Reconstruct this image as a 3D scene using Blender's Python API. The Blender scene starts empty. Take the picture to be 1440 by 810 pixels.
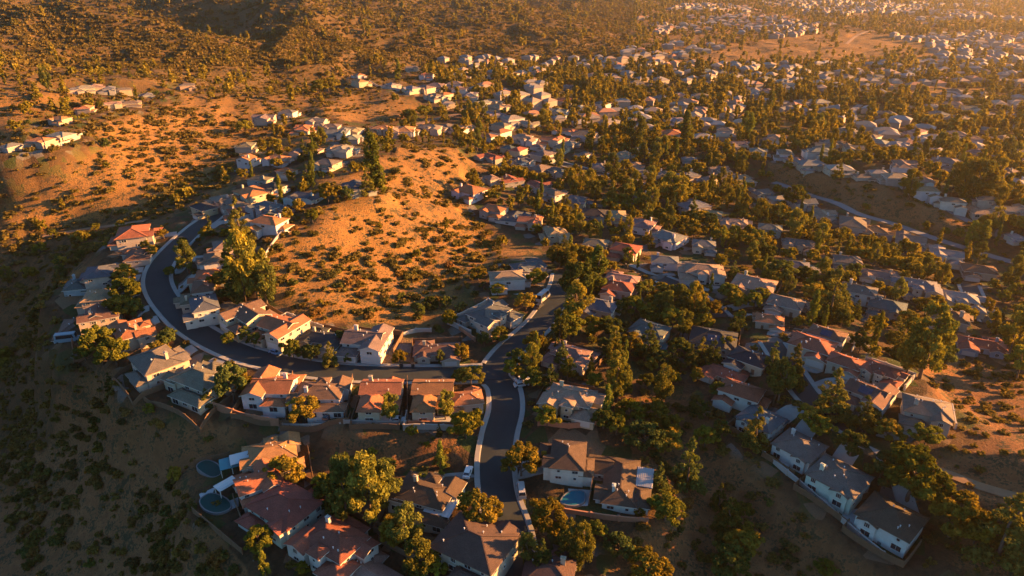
import bpy, math, random
import numpy as np
from mathutils import Vector, Matrix

random.seed(7)
RNG = np.random.default_rng(11)
SC = bpy.context.scene
COL = SC.collection
R = math.radians

# ------------------------------------------------------------------ camera
CAM_H = 112.0
PITCH = R(25.5)
FPX = 973.0
CP_, SP_ = math.cos(PITCH), math.sin(PITCH)
cam_data = bpy.data.cameras.new('camera')
cam_data.sensor_width = 36.0
cam_data.lens = 36.0 * FPX / 1440.0
cam_data.clip_start = 1.0
cam_data.clip_end = 30000.0
cam = bpy.data.objects.new('camera', cam_data)
cam.location = (0, 0, CAM_H)
cam.rotation_euler = (math.pi / 2 - PITCH, 0, 0)
COL.objects.link(cam)
SC.camera = cam


def ray(px, py):
    a, b = (px - 720.0) / FPX, (405.0 - py) / FPX
    return np.array([a, CP_ + b * SP_, -SP_ + b * CP_])


def at_z(px, py, z):
    d = ray(px, py)
    t = (z - CAM_H) / d[2]
    return d[0] * t, d[1] * t


def project(X, Y, Z):
    dz = Z - CAM_H
    depth = Y * CP_ - dz * SP_
    up = Y * SP_ + dz * CP_
    return 720 + FPX * X / depth, 405 - FPX * up / depth


# ------------------------------------------------------------------ terrain heights
CTRL = [
 (0,805,-42),(0,700,-44),(0,600,-40),(0,500,-34),(0,430,-25),(0,372,-16),(100,800,-34),(100,690,-30),(110,600,-21),
 (70,520,-20),(60,450,-14),(200,805,-26),(210,700,-18),(200,620,-10),(290,600,-5),(255,770,-15),(300,700,-7),(330,650,-6.5),
 (350,805,-12),(380,640,-6),(400,715,-7),(470,765,-8),(450,630,-5),(560,640,-4),(600,700,-5),(560,805,-9),(670,770,-5),
 (220,520,1),(290,545,0.5),(380,560,0),(455,565,0),(535,570,0),(610,570,0),(320,605,-4),(450,608,-3.5),(600,615,-3),
 (690,525,0),(560,525,0.8),(410,512,1.5),(290,473,2.5),(232,420,4),(222,392,5),(250,345,7),(300,295,9),(700,690,-4),(705,610,-2),
 (730,790,-7),(760,455,1),(790,400,2),
 (150,450,3),(110,400,2),(180,480,1.5),(190,335,6),(120,480,-3),(110,340,-7),(200,305,-1),
 (0,330,-7),(100,310,-5),(0,280,3),(0,230,16),(100,260,9),(150,190,21),(60,195,27),(0,190,31),(230,240,6),(300,210,6),(300,250,1),
 (330,200,6),(160,135,31),(90,130,34),(300,140,20),(250,170,16),(0,150,35),(380,150,14),
 (300,400,7),(330,360,11),(380,320,14),(350,230,6),(400,235,10),(430,270,14),(500,265,18),(440,200,9),(480,180,8),
 (430,340,13.5),(470,400,7),(560,220,16),(610,215,13),(560,280,11),(620,280,4),(650,330,-1),(560,350,5),(600,400,0.5),(500,450,3),
 (600,450,1),(680,300,-1),(690,390,2),(700,440,1.5),(430,440,5),(350,440,5),(650,240,6),
 (700,250,-1),(600,185,4),(550,120,14),(505,110,17),(620,140,6),(500,150,8),(490,190,6),(700,150,2),(740,180,-1),(800,250,-3),
 (850,300,-3),(1000,300,-5),(1000,240,-4),(1150,270,-4),(1260,315,-6),(1330,340,-8),(1440,370,-10),(1200,280,0),(1180,240,5),
 (1300,270,3),(1440,250,0),(850,380,-1),(950,380,-2),(1060,400,-1),(1200,370,-5),(1300,400,-7),(1400,440,-10),(900,200,-4),
 (1050,160,-5),(1200,170,-4),(1350,170,-5),(880,130,-5),(1050,110,-3),
 (1140,480,3),(1100,500,2),(1170,580,2),(1230,520,5),(1225,550,4),(1300,580,4),(1070,600,-2),(1125,640,-3),(1180,690,-4),
 (1255,740,-5),(1040,550,-1),(1000,480,-2),(915,465,-2),
 (800,555,0),(800,500,0),(800,655,-2),(873,680,-4),(770,800,-7),
 (900,560,-3),(960,600,-5),(960,690,-8),(1000,800,-13),(1100,720,-9),(1150,790,-12),(900,780,-9),
 (1300,640,3),(1350,560,0),(1440,500,-4),(1420,600,3),(1440,700,4),(1350,720,0),(1430,800,-5),
 (-150,420,-22),(-150,600,-46),(-150,750,-52),(1590,300,0),(1590,500,4),(1590,620,10),(1590,750,9),(1590,120,-3),
 (0,100,41),(0,60,49),(0,30,58),(0,0,66),(100,100,36),(300,90,26),(200,70,36),(100,30,50),(200,5,56),(300,40,38),(400,10,49),
 (400,70,20),(430,45,32),(470,25,41),(430,15,52),(500,60,20),(480,95,10),(400,110,12),(560,70,11),(600,60,14),(600,20,30),
 (540,10,36),(560,35,20),(700,20,21),(700,45,13),(650,80,2.5),(760,70,4),(800,20,13),(850,60,1.5),(900,30,4),(900,90,-2),
 (1000,30,0),(1150,60,-2),(1200,20,0),(1440,10,3),(1050,5,5),(1350,0,8),(1300,90,-4),(1440,100,-4),
]
CW = []
for px, py, z in CTRL:
    x, y = at_z(px, py, z)
    CW.append((math.atan2(x, y), math.log(math.hypot(x, y)), z))
for a, r, z in [(-70,60,-40),(-35,50,-32),(0,45,-28),(35,50,-24),(70,60,-12),(-70,160,-44),(70,160,-4),(-70,400,24),(70,400,-6),
                (-70,1000,60),(70,1000,4),(-60,2500,85),(-35,2500,80),(-10,2600,48),(15,3200,30),(35,3000,34),(65,2500,30),
                (-60,6000,115),(-25,6000,108),(0,6000,90),(25,6000,80),(60,6000,85)]:
    CW.append((R(a), math.log(r), z))
for x, y, z in ((-380, 330, 42), (-520, 260, 48), (-420, 470, 58), (-600, 420, 60), (-330, 255, 12)):
    CW.append((math.atan2(x, y), math.log(math.hypot(x, y)), z))
CW = np.array(CW)


def _kern(d2):
    return np.where(d2 > 1e-12, 0.5 * d2 * np.log(np.maximum(d2, 1e-12)), 0.0)


def _fit():
    n = len(CW)
    P = CW[:, :2]
    d2 = ((P[:, None] - P[None]) ** 2).sum(-1)
    K = _kern(d2) + np.eye(n) * 2e-4
    Q = np.concatenate([np.ones((n, 1)), P], 1)
    A = np.block([[K, Q], [Q.T, np.zeros((3, 3))]])
    b = np.concatenate([CW[:, 2], np.zeros(3)])
    return np.linalg.solve(A, b)


TPS = _fit()


def base(X, Y):
    X = np.atleast_1d(np.asarray(X, float)); Y = np.atleast_1d(np.asarray(Y, float))
    shp = X.shape
    az = np.arctan2(X, Y).ravel(); lr = np.log(np.maximum(np.hypot(X, Y), 1)).ravel()
    out = np.empty(len(az))
    for s in range(0, len(az), 20000):
        a, l = az[s:s + 20000, None], lr[s:s + 20000, None]
        d2 = (a - CW[None, :, 0]) ** 2 + (l - CW[None, :, 1]) ** 2
        out[s:s + 20000] = _kern(d2) @ TPS[:-3] + TPS[-3] + TPS[-2] * a[:, 0] + TPS[-1] * l[:, 0]
    return np.clip(out, -60, 118).reshape(shp)


def ground_hits(pts, lift=0.0):
    """World points where the pixels PTS meet the ground lifted by LIFT."""
    D = np.array([ray(*p) for p in pts])
    n = len(D)
    ts = np.geomspace(60, 6000, 260)
    P = D[:, None, :] * ts[None, :, None]
    z = base(P[..., 0], P[..., 1]) + lift
    below = (CAM_H + P[..., 2]) < z
    first = np.argmax(below, 1)
    first = np.where(below.any(1), first, len(ts) - 1)
    lo, hi = ts[np.maximum(first - 1, 0)], ts[first]
    for _ in range(14):
        m = (lo + hi) / 2
        q = D * m[:, None]
        b = (CAM_H + q[:, 2]) < base(q[:, 0], q[:, 1]) + lift
        hi = np.where(b, m, hi); lo = np.where(b, lo, m)
    q = D * hi[:, None]
    return q[:, 0], q[:, 1], base(q[:, 0], q[:, 1])


def vnoise(x, y, seed=0):
    xi, yi = np.floor(x).astype(np.int64), np.floor(y).astype(np.int64)
    fx, fy = x - xi, y - yi
    fx, fy = fx * fx * (3 - 2 * fx), fy * fy * (3 - 2 * fy)

    def h(i, j):
        v = (i * 374761393 + j * 668265263 + seed * 974711) & 0x7fffffff
        v = ((v ^ (v >> 13)) * 1274126177) & 0x7fffffff
        return ((v ^ (v >> 16)) & 0xffff) / 65535.0 * 2 - 1
    return (h(xi, yi) * (1 - fx) + h(xi + 1, yi) * fx) * (1 - fy) + (h(xi, yi + 1) * (1 - fx) + h(xi + 1, yi + 1) * fx) * fy


# ------------------------------------------------------------------ materials
def mat(name):
    m = bpy.data.materials.new(name)
    m.use_nodes = True
    nt = m.node_tree
    nt.nodes.clear()
    out = nt.nodes.new('ShaderNodeOutputMaterial')
    return m, nt, out


def N(nt, t, **kw):
    n = nt.nodes.new(t)
    for k, v in kw.items():
        if k in n.inputs:
            n.inputs[k].default_value = v
        else:
            setattr(n, k, v)
    return n


def mixc(nt, fac, a, b, mode='MIX'):
    n = nt.nodes.new('ShaderNodeMix')
    n.data_type = 'RGBA'
    n.blend_type = mode
    for sock, v in ((n.inputs[0], fac), (n.inputs[6], a), (n.inputs[7], b)):
        if hasattr(v, 'is_linked') or isinstance(v, bpy.types.NodeSocket):
            nt.links.new(v, sock)
        elif isinstance(v, (int, float)):
            sock.default_value = v
        else:
            sock.default_value = (*v[:3], 1)
    return n.outputs[2]


def ramp(nt, fac, lo, hi):
    n = nt.nodes.new('ShaderNodeMapRange')
    n.inputs[1].default_value = lo
    n.inputs[2].default_value = hi
    n.clamp = True
    nt.links.new(fac, n.inputs[0])
    return n.outputs[0]


def math_(nt, op, a, b=None):
    n = nt.nodes.new('ShaderNodeMath')
    n.operation = op
    for s, v in zip(n.inputs, (a, b)):
        if v is None:
            continue
        if isinstance(v, bpy.types.NodeSocket):
            nt.links.new(v, s)
        else:
            s.default_value = v
    return n.outputs[0]


def noise(nt, co, scale, detail=4, rough=.6):
    n = N(nt, 'ShaderNodeTexNoise')
    n.inputs['Scale'].default_value = scale
    n.inputs['Detail'].default_value = detail
    n.inputs['Roughness'].default_value = rough
    nt.links.new(co, n.inputs['Vector'])
    return n.outputs['Fac']


def bsdf(nt, out, col, rough=.8, bump=None, strength=.3, dist=.1, spec=.3, metal=0):
    b = N(nt, 'ShaderNodeBsdfPrincipled')
    if isinstance(col, bpy.types.NodeSocket):
        nt.links.new(col, b.inputs['Base Color'])
    else:
        b.inputs['Base Color'].default_value = (*col[:3], 1)
    if isinstance(rough, bpy.types.NodeSocket):
        nt.links.new(rough, b.inputs['Roughness'])
    else:
        b.inputs['Roughness'].default_value = rough
    b.inputs['Specular IOR Level'].default_value = spec
    b.inputs['Metallic'].default_value = metal
    if bump is not None:
        bp = N(nt, 'ShaderNodeBump')
        bp.inputs['Strength'].default_value = strength
        bp.inputs['Distance'].default_value = dist
        nt.links.new(bump, bp.inputs['Height'])
        nt.links.new(bp.outputs[0], b.inputs['Normal'])
    nt.links.new(b.outputs[0], out.inputs[0])
    return b


M = {}


def simple(name, col, rough=.7, var=.25, scale=2.0, spec=.3, metal=0):
    m, nt, out = mat(name)
    co = N(nt, 'ShaderNodeTexCoord').outputs['Object']
    f = noise(nt, co, scale, 5)
    c = mixc(nt, f, [v * (1 - var) for v in col], [min(1, v * (1 + var)) for v in col])
    bsdf(nt, out, c, rough, spec=spec, metal=metal)
    M[name] = m
    return m


# ground
m, nt, out = mat('ground')
co = N(nt, 'ShaderNodeNewGeometry').outputs['Position']
wild = N(nt, 'ShaderNodeAttribute', attribute_name='wild').outputs['Fac']
dirt = N(nt, 'ShaderNodeAttribute', attribute_name='dirt').outputs['Fac']
n1 = noise(nt, co, .035, 6, .62)
n2 = noise(nt, co, .4, 6, .7)
n3 = noise(nt, co, 1.6, 5, .7)
n4 = noise(nt, co, .12, 5, .6)
straw = mixc(nt, ramp(nt, n2, .32, .66), (.17, .085, .026), (.38, .192, .052))
straw = mixc(nt, ramp(nt, n1, .42, .62), straw, (.25, .128, .045))
scrub = mixc(nt, n3, (.035, .034, .016), (.075, .06, .03))
clump = math_(nt, 'MULTIPLY', math_(nt, 'ADD', n3, n4), n2)
straw = mixc(nt, math_(nt, 'MULTIPLY', ramp(nt, n3, .47, .60), .62), straw, (.085, .055, .022))
straw = mixc(nt, ramp(nt, clump, .50, .60), straw, scrub)
soil = mixc(nt, ramp(nt, n2, .3, .7), (.135, .060, .027), (.28, .130, .058))
soil = mixc(nt, ramp(nt, n3, .55, .72), soil, (.055, .040, .025))
soil = mixc(nt, ramp(nt, clump, .50, .62), soil, scrub)
hill = mixc(nt, dirt, straw, soil)
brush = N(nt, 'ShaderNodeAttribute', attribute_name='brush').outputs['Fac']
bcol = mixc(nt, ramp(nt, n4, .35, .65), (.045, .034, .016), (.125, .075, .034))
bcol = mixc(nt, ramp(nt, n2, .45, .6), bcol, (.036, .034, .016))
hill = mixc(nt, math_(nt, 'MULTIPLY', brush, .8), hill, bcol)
vor = N(nt, 'ShaderNodeTexVoronoi', Scale=.22)
vor.inputs['Randomness'].default_value = .85
nt.links.new(co, vor.inputs['Vector'])
sepc = N(nt, 'ShaderNodeSeparateColor')
nt.links.new(vor.outputs['Color'], sepc.inputs[0])
cell = sepc.outputs[0]
yard = mixc(nt, ramp(nt, n2, .35, .65), (.032, .026, .014), (.090, .052, .028))
lawn = mixc(nt, n3, (.024, .036, .012), (.050, .062, .020))
yard = mixc(nt, ramp(nt, cell, .58, .60), yard, lawn)
deep = N(nt, 'ShaderNodeAttribute', attribute_name='lot').outputs['Fac']
yard = mixc(nt, math_(nt, 'MULTIPLY', ramp(nt, cell, .80, .81), deep), yard, mixc(nt, n3, (.11, .07, .042), (.17, .115, .07)))
yard = mixc(nt, math_(nt, 'MULTIPLY', ramp(nt, cell, .91, .915), deep), yard, (.13, .125, .115))
yard = mixc(nt, ramp(nt, n3, .60, .72), yard, (.03, .028, .015))
c = mixc(nt, wild, yard, hill)
bsdf(nt, out, c, .95, bump=math_(nt, 'ADD', n3, n2), strength=.9, dist=.5, spec=.1)
M['ground'] = m

# asphalt
m, nt, out = mat('asphalt')
co = N(nt, 'ShaderNodeNewGeometry').outputs['Position']
c = mixc(nt, ramp(nt, noise(nt, co, .15, 6, .7), .3, .7), (.013, .019, .021), (.024, .031, .033))
c = mixc(nt, ramp(nt, noise(nt, co, 2.5, 4, .7), .62, .75), c, (.045, .046, .047))
bsdf(nt, out, c, .85, bump=noise(nt, co, 8, 3), strength=.2, dist=.02)
M['asphalt'] = m
simple('concrete', (.235, .225, .21), .9, .25, .5)
simple('far_road', (.13, .13, .135), .9, .2, .3)
simple('paint', (.7, .68, .6), .8, .2, 1.5)
simple('dirt_track', (.19, .115, .062), .95, .25, .4)

# roof tiles: colour from the object, courses follow the height
m, nt, out = mat('roof_tiles')
oi = N(nt, 'ShaderNodeObjectInfo')
tc = N(nt, 'ShaderNodeTexCoord').outputs['Object']
sep = N(nt, 'ShaderNodeSeparateXYZ')
nt.links.new(tc, sep.inputs[0])
course = math_(nt, 'FRACT', math_(nt, 'MULTIPLY', sep.outputs[2], 6.5))
big = noise(nt, tc, .35, 5, .65)
fine = noise(nt, tc, 3.2, 4, .75)
dark = mixc(nt, 1.0, oi.outputs['Color'], (.55, .52, .5), 'MULTIPLY')
lite = mixc(nt, 1.0, oi.outputs['Color'], (1.3, 1.25, 1.2), 'MULTIPLY')
c = mixc(nt, ramp(nt, fine, .3, .7), dark, lite)
c = mixc(nt, ramp(nt, big, .35, .7), c, mixc(nt, 1.0, c, (.68, .7, .72), 'MULTIPLY'))
c = mixc(nt, ramp(nt, course, .86, .96), c, mixc(nt, 1.0, c, (.5, .5, .5), 'MULTIPLY'))
bsdf(nt, out, c, .85, bump=math_(nt, 'ADD', course, fine), strength=.6, dist=.08, spec=.2)
M['roof'] = m

# stucco: colour from the object
m, nt, out = mat('stucco')
oi = N(nt, 'ShaderNodeObjectInfo')
tc = N(nt, 'ShaderNodeTexCoord').outputs['Object']
f = noise(nt, tc, .7, 6, .7)
c = mixc(nt, ramp(nt, f, .3, .75), mixc(nt, 1.0, oi.outputs['Color'], (.78, .76, .73), 'MULTIPLY'), oi.outputs['Color'])
bsdf(nt, out, c, .9, bump=noise(nt, tc, 12, 3), strength=.15, dist=.02, spec=.2)
M['stucco'] = m
simple('trim', (.48, .45, .40), .6, .1)
simple('brown_trim', (.17, .11, .07), .7, .2)
simple('garage', (.42, .40, .37), .6, .08, 1)
simple('wood', (.13, .075, .042), .85, .35, 1.5)
simple('brick', (.30, .14, .08), .9, .3, 1.2)
simple('block', (.32, .29, .26), .9, .15, .8)
simple('bark', (.10, .07, .05), .95, .3, 3)
simple('rubber', (.02, .02, .02), .8, .1)
simple('metal_white', (.46, .47, .48), .45, .05)
simple('solar', (.015, .022, .05), .2, .2, 3, spec=.6)
simple('dark_panel', (.03, .033, .035), .5, .2)
simple('teal_cover', (.06, .19, .23), .5, .15)
simple('patio', (.33, .33, .33), .85, .2, .8)
m, nt, out = mat('glass')
bsdf(nt, out, (.015, .022, .03), .08, spec=.8)
M['glass'] = m


def water(name, col):
    m, nt, out = mat(name)
    co = N(nt, 'ShaderNodeNewGeometry').outputs['Position']
    f = noise(nt, co, 1.5, 3)
    bsdf(nt, out, mixc(nt, f, [v * .8 for v in col], col), .2, bump=noise(nt, co, 3, 2), strength=.1, dist=.05, spec=.12)
    M[name] = m


water('pool_green', (.003, .045, .040))
water('pool_blue', (.012, .11, .16))

# leaves: colour from a per-leaf attribute times the object's colour
m, nt, out = mat('leaves')
tint = N(nt, 'ShaderNodeAttribute', attribute_name='tint').outputs['Fac']
oi = N(nt, 'ShaderNodeObjectInfo')
c = mixc(nt, tint, (.45, .55, .5), (1.75, 1.5, 1.1))
c = mixc(nt, 1.0, c, oi.outputs['Color'], 'MULTIPLY')
d = N(nt, 'ShaderNodeBsdfDiffuse')
t = N(nt, 'ShaderNodeBsdfTranslucent')
nt.links.new(c, d.inputs[0])
nt.links.new(mixc(nt, 1.0, c, (1.2, 1.1, .5), 'MULTIPLY'), t.inputs[0])
mx = N(nt, 'ShaderNodeMixShader')
mx.inputs[0].default_value = .33
nt.links.new(d.outputs[0], mx.inputs[1])
nt.links.new(t.outputs[0], mx.inputs[2])
nt.links.new(mx.outputs[0], out.inputs[0])
M['leaves'] = m


# ------------------------------------------------------------------ mesh helper
class MB:
    def __init__(self):
        self.v, self.f, self.m = [], [], []

    def face(self, pts, m=0):
        i = len(self.v)
        self.v += [tuple(p) for p in pts]
        self.f.append(tuple(range(i, i + len(pts))))
        self.m.append(m)

    def hexa(self, b, t, m=0):
        """b, t: four bottom and four top points, counter-clockwise from above."""
        i = len(self.v)
        self.v += [tuple(p) for p in b] + [tuple(p) for p in t]
        for q in ((3, 2, 1, 0), (4, 5, 6, 7), (0, 1, 5, 4), (1, 2, 6, 5), (2, 3, 7, 6), (3, 0, 4, 7)):
            self.f.append(tuple(i + k for k in q))
            self.m.append(m)

    def box(self, c, s, m=0, rz=0, taper=1.0):
        ca, sa = math.cos(rz), math.sin(rz)
        b, t = [], []
        for lst, z, k in ((b, -s[2] / 2, 1), (t, s[2] / 2, taper)):
            for x, y in ((-1, -1), (1, -1), (1, 1), (-1, 1)):
                X, Y = x * s[0] / 2 * k, y * s[1] / 2 * k
                lst.append((c[0] + X * ca - Y * sa, c[1] + X * sa + Y * ca, c[2] + z))
        self.hexa(b, t, m)

    def bar(self, p, q, w, h, m=0):
        p, q = Vector(p), Vector(q)
        d = (q - p)
        side = d.cross(Vector((0, 0, 1)))
        if side.length < 1e-6:
            side = Vector((1, 0, 0))
        side = side.normalized() * w / 2
        up = side.cross(d).normalized() * h / 2
        b = [p - side - up, p + side - up, q + side - up, q - side - up]
        t = [p - side + up, p + side + up, q + side + up, q - side + up]
        self.hexa(b, t, m)

    def tube(self, pts, rad, n=7, m=0):
        i0 = len(self.v)
        for k, p in enumerate(pts):
            p = Vector(p)
            a = Vector(pts[min(k + 1, len(pts) - 1)]) - Vector(pts[max(k - 1, 0)])
            a = a.normalized() if a.length > 0 else Vector((0, 0, 1))
            u = a.orthogonal().normalized()
            w = a.cross(u)
            for j in range(n):
                t = 2 * math.pi * j / n
                self.v.append(tuple(p + (u * math.cos(t) + w * math.sin(t)) * rad[k]))
        for k in range(len(pts) - 1):
            for j in range(n):
                a, b = i0 + k * n + j, i0 + k * n + (j + 1) % n
                self.f.append((a, b, b + n, a + n))
                self.m.append(m)
        self.f.append(tuple(i0 + j for j in reversed(range(n)))); self.m.append(m)
        e = i0 + (len(pts) - 1) * n
        self.f.append(tuple(e + j for j in range(n))); self.m.append(m)

    def mesh(self, name, mats, smooth=False):
        me = bpy.data.meshes.new(name)
        me.from_pydata(self.v, [], self.f)
        for mm in mats:
            me.materials.append(M[mm])
        if len(mats) > 1:
            me.polygons.foreach_set('material_index', self.m)
        if smooth:
            me.polygons.foreach_set('use_smooth', [True] * len(me.polygons))
        me.update()
        return me


def link(name, me, parent=None, loc=None, rz=None, color=None):
    o = bpy.data.objects.new(name, me)
    COL.objects.link(o)
    if parent is not None:
        o.parent = parent
    if loc is not None:
        o.location = loc
    if rz is not None:
        o.rotation_euler = (0, 0, rz)
    if color is not None:
        o.color = (*color, 1)
    return o


def tag(o, label=None, cat=None, group=None, kind=None):
    if label: o['label'] = label
    if cat: o['category'] = cat
    if group: o['group'] = group
    if kind: o['kind'] = kind
    return o


ORD = ('first second third fourth fifth sixth seventh eighth ninth tenth eleventh twelfth thirteenth fourteenth fifteenth '
       'sixteenth seventeenth eighteenth nineteenth twentieth').split()
# ------------------------------------------------------------------ what stands where
ROOF = dict(grey=(.15, .128, .11), slate=(.085, .10, .115), charcoal=(.035, .04, .045), tan=(.27, .20, .14), brown=(.15, .09, .062),
            dark=(.085, .058, .045), terra=(.32, .135, .065), red=(.25, .085, .055), pink=(.29, .185, .15), mauve=(.20, .145, .125),
            blue=(.145, .155, .16), pale=(.235, .225, .21), orange=(.38, .18, .085))
ROOFWORD = dict(grey='grey', slate='slate', charcoal='charcoal', tan='tan', brown='brown', dark='dark brown', terra='terracotta',
                red='red', pink='pinkish', mauve='mauve', blue='blue-grey', pale='pale', orange='orange')
WALL = dict(white=(.50, .485, .46), cream=(.40, .345, .275), grey=(.28, .27, .26), tan=(.34, .27, .2), blue=(.27, .31, .35))
# px, py, yaw, type, scale, roof, wall, label
NEAR = [
 (221,513,135,'hip2',1.12,'grey','cream','large grey-roofed house below the left road bend'),
 (283,536,152,'villa',1.08,'grey','cream','many-gabled grey house, second below the left road bend'),
 (381,545,177,'cross',1.0,'terra','white','cross-gabled terracotta house above the brick retaining wall'),
 (452,553,180,'villa',.92,'brown','white','brown-roofed house behind the big yellow tree'),
 (535,557,180,'narrow',.98,'terra','cream','left one of the narrow twin terracotta houses'),
 (608,557,180,'narrow',.98,'terra','cream','right one of the narrow twin terracotta houses'),
 (656,558,190,'small',.85,'terra','cream','small terracotta house beside the road junction'),
 (288,431,-62,'box',.95,'slate','white','white dark-roofed house inside the left road bend'),
 (350,443,-42,'cross',1.0,'brown','cream','brown gabled house, second up the inner road bend'),
 (397,460,-28,'cross',1.0,'terra','cream','terracotta gabled house, third inside the road bend'),
 (454,470,-15,'ranch',.85,'charcoal','cream','charcoal-roofed house on the curving street'),
 (517,479,-8,'cross',1.05,'grey','white','white grey-roofed house on the upper street side'),
 (614,487,5,'ranch',.85,'brown','cream','brown ranch house left of the road junction'),
 (688,442,48,'villa',.98,'slate','cream','blue-grey many-gabled house on the junction corner'),
 (713,391,8,'box',1.0,'tan','white','white boxy house with tan roof above the scrub'),
 (743,368,20,'ranch',.8,'slate','cream','low blue-grey house behind the white boxy house'),
 (286,405,-72,'box',.8,'brown','white','white brown-roofed house above the inner bend'),
 (290,384,-75,'small',.9,'terra','cream','terracotta house up the inner loop road'),
 (303,363,-70,'hip2',.85,'grey','white','grey house with white side wall on inner loop'),
 (313,342,-65,'small',.9,'mauve','cream','mauve-roofed house up the inner loop road'),
 (379,313,-20,'box',1.0,'orange','white','orange-roofed white house on the hill edge'),
 (335,297,-60,'small',1.0,'red','white','red-roofed house above the upper loop road'),
 (312,279,-50,'small',1.0,'mauve','cream','mauve house beside the top of the loop road'),
 (347,227,-15,'tall',1.0,'orange','white','tall white house at the gully edge'),
 (188,331,-250,'hip2',1.2,'red','cream','large red-brown roof at the top outer loop'),
 (189,353,-255,'ranch',.75,'brown','cream','small brown house at the top outer loop'),
 (140,384,110,'hip2',.95,'slate','cream','slate-roofed house on the outer loop road'),
 (110,400,105,'small',1.0,'slate','blue','blue-grey low house on the outer left slope'),
 (137,417,105,'hip2',.85,'tan','cream','tan-roofed house on the outer left bend'),
 (137,443,115,'cross',.85,'brown','cream','brown gabled house on the outer left bend'),
 (106,459,110,'small',1.1,'grey','white','grey house on the shaded left slope'),
 (183,467,125,'villa',.95,'terra','cream','terracotta house at the outer left road bend'),
 (134,482,120,'ranch',.7,'slate','grey','slate house half hidden behind the left trees'),
 (384,637,200,'villa',.86,'orange','cream','bright orange-roofed house with the two patio covers'),
 (364,676,212,'cross',.8,'terra','white','terracotta gabled house beside the green pool'),
 (402,713,-33,'square',.96,'red','white','red-roofed house with a skylight, bottom left cluster'),
 (470,762,-33,'villa',1.0,'red','white','red many-gabled house, lowest of the bottom left cluster'),
 (522,806,-33,'ranch',.9,'pink','cream','pinkish roof cut by the bottom frame edge'),
 (600,696,160,'villa',.92,'dark','cream','dark brown house with a white carport'),
 (668,768,150,'square',1.02,'dark','cream','big dark hip roof at the end of the road'),
 (772,803,170,'small',1.0,'dark','cream','dark roof at the bottom right of the road'),
 (799,643,-98,'hip2',.88,'dark','white','dark-roofed house with the bright blue pool'),
 (874,673,-102,'ranch',1.0,'dark','white','dark-roofed house above the brown garden wall'),
 (803,560,-20,'villa',.95,'pink','cream','pinkish house right of the main road'),
 (803,497,-30,'villa',.82,'mauve','cream','mauve-roofed house right of the road junction'),
 (914,465,-35,'hip2',.92,'slate','cream','slate house with a small pool among trees'),
 (1003,478,-20,'square',.95,'charcoal','grey','wide charcoal roof among dark conifers'),
 (843,430,-25,'small',1.1,'slate','cream','slate house right of the upper road'),
 (876,385,-20,'ranch',.75,'pink','cream','low pinkish house among the middle trees'),
 (870,403,-20,'small',1.05,'red','cream','red house in front of the low pinkish house'),
 (880,350,-25,'hip2',.95,'red','cream','bright red house in the middle neighbourhood'),
 (838,340,-15,'small',1.0,'grey','cream','grey house left of the bright red house'),
 (935,366,-10,'box',.85,'blue','white','blue-grey house right of the bright red house'),
 (988,380,-10,'villa',1.02,'pink','white','large pinkish house with white gables'),
 (1060,402,-30,'square',.98,'tan','cream','large tan hip roof catching the sun'),
 (1105,426,-30,'small',1.1,'mauve','cream','mauve house beside the large tan roof'),
 (1083,447,-20,'small',.85,'terra','cream','small terracotta roof among yellow trees'),
 (1055,503,-40,'small',1.05,'charcoal','cream','small charcoal house left of the ridge street'),
 (1020,518,-40,'ranch',.75,'red','cream','red-brown house among the yellow-green trees'),
 (1042,552,-35,'box',.88,'red','white','red-brown house at the head of the ravine'),
 (1163,471,-38,'box',.82,'brown','white','brown gabled house at the top of the ridge street'),
 (1142,485,-38,'small',1.15,'red','cream','red house in front of the brown gabled house'),
 (1190,506,-40,'small',.85,'red','cream','low red house on the ridge street'),
 (1242,518,-46,'villa',.66,'red','cream','red many-gabled house below the giant eucalyptus'),
 (1224,552,-46,'cross',.86,'brown','white','brown house with white walls on the ridge street'),
 (1303,576,-25,'hip2',.9,'grey','cream','last grey house at the dry right slope'),
 (1070,589,132,'quad',.80,'slate','white','slate house, first of four above the ravine'),
 (1124,628,132,'quad',.84,'grey','white','grey house, second of four above the ravine'),
 (1179,673,132,'quad',.95,'grey','white','large grey hip roof, third of four above the ravine'),
 (1252,730,132,'quad',.95,'dark','white','brown hip roof, lowest of four above the ravine'),
 (1192,365,-15,'hip2',.85,'grey','cream','wide grey house in the right middle trees'),
 (1237,381,-25,'ranch',.85,'grey','cream','long grey house right of the wide grey house'),
 (1120,372,-20,'hip2',.8,'slate','cream','slate house in the right middle trees'),
 (1124,341,-20,'villa',.85,'grey','cream','pale-walled grey house in the right middle trees'),
 (1083,320,-20,'hip2',.85,'blue','cream','blue-grey hip-roofed house, right middle'),
 (1034,312,-15,'villa',.85,'tan','cream','tan house with a lit round gable, right middle'),
 (1002,299,-20,'hip2',.75,'tan','cream','small tan hip roof, right middle'),
 (990,342,-15,'hip2',.8,'blue','cream','blue-grey roof beside a yellow tree, right middle'),
 (1207,411,-30,'box',.95,'grey','white','grey house with white front, right of the giant conifer'),
 (1248,430,-32,'square',.8,'slate','grey','teal-grey roof left of the giant eucalyptus'),
 (1290,403,-25,'villa',1.0,'blue','cream','large blue-grey house with an orange gable'),
 (1348,420,-25,'villa',.95,'pale','white','pale blue-white roof in the right neighbourhood'),
 (1333,446,-30,'small',1.2,'brown','cream','brown house right of the giant eucalyptus'),
 (1382,479,-25,'ranch',.85,'red','blue','red-roofed house with a blue wall at right edge'),
 (1376,379,-20,'small',1.2,'brown','cream','brown roof among dark trees at right'),
]
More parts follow.
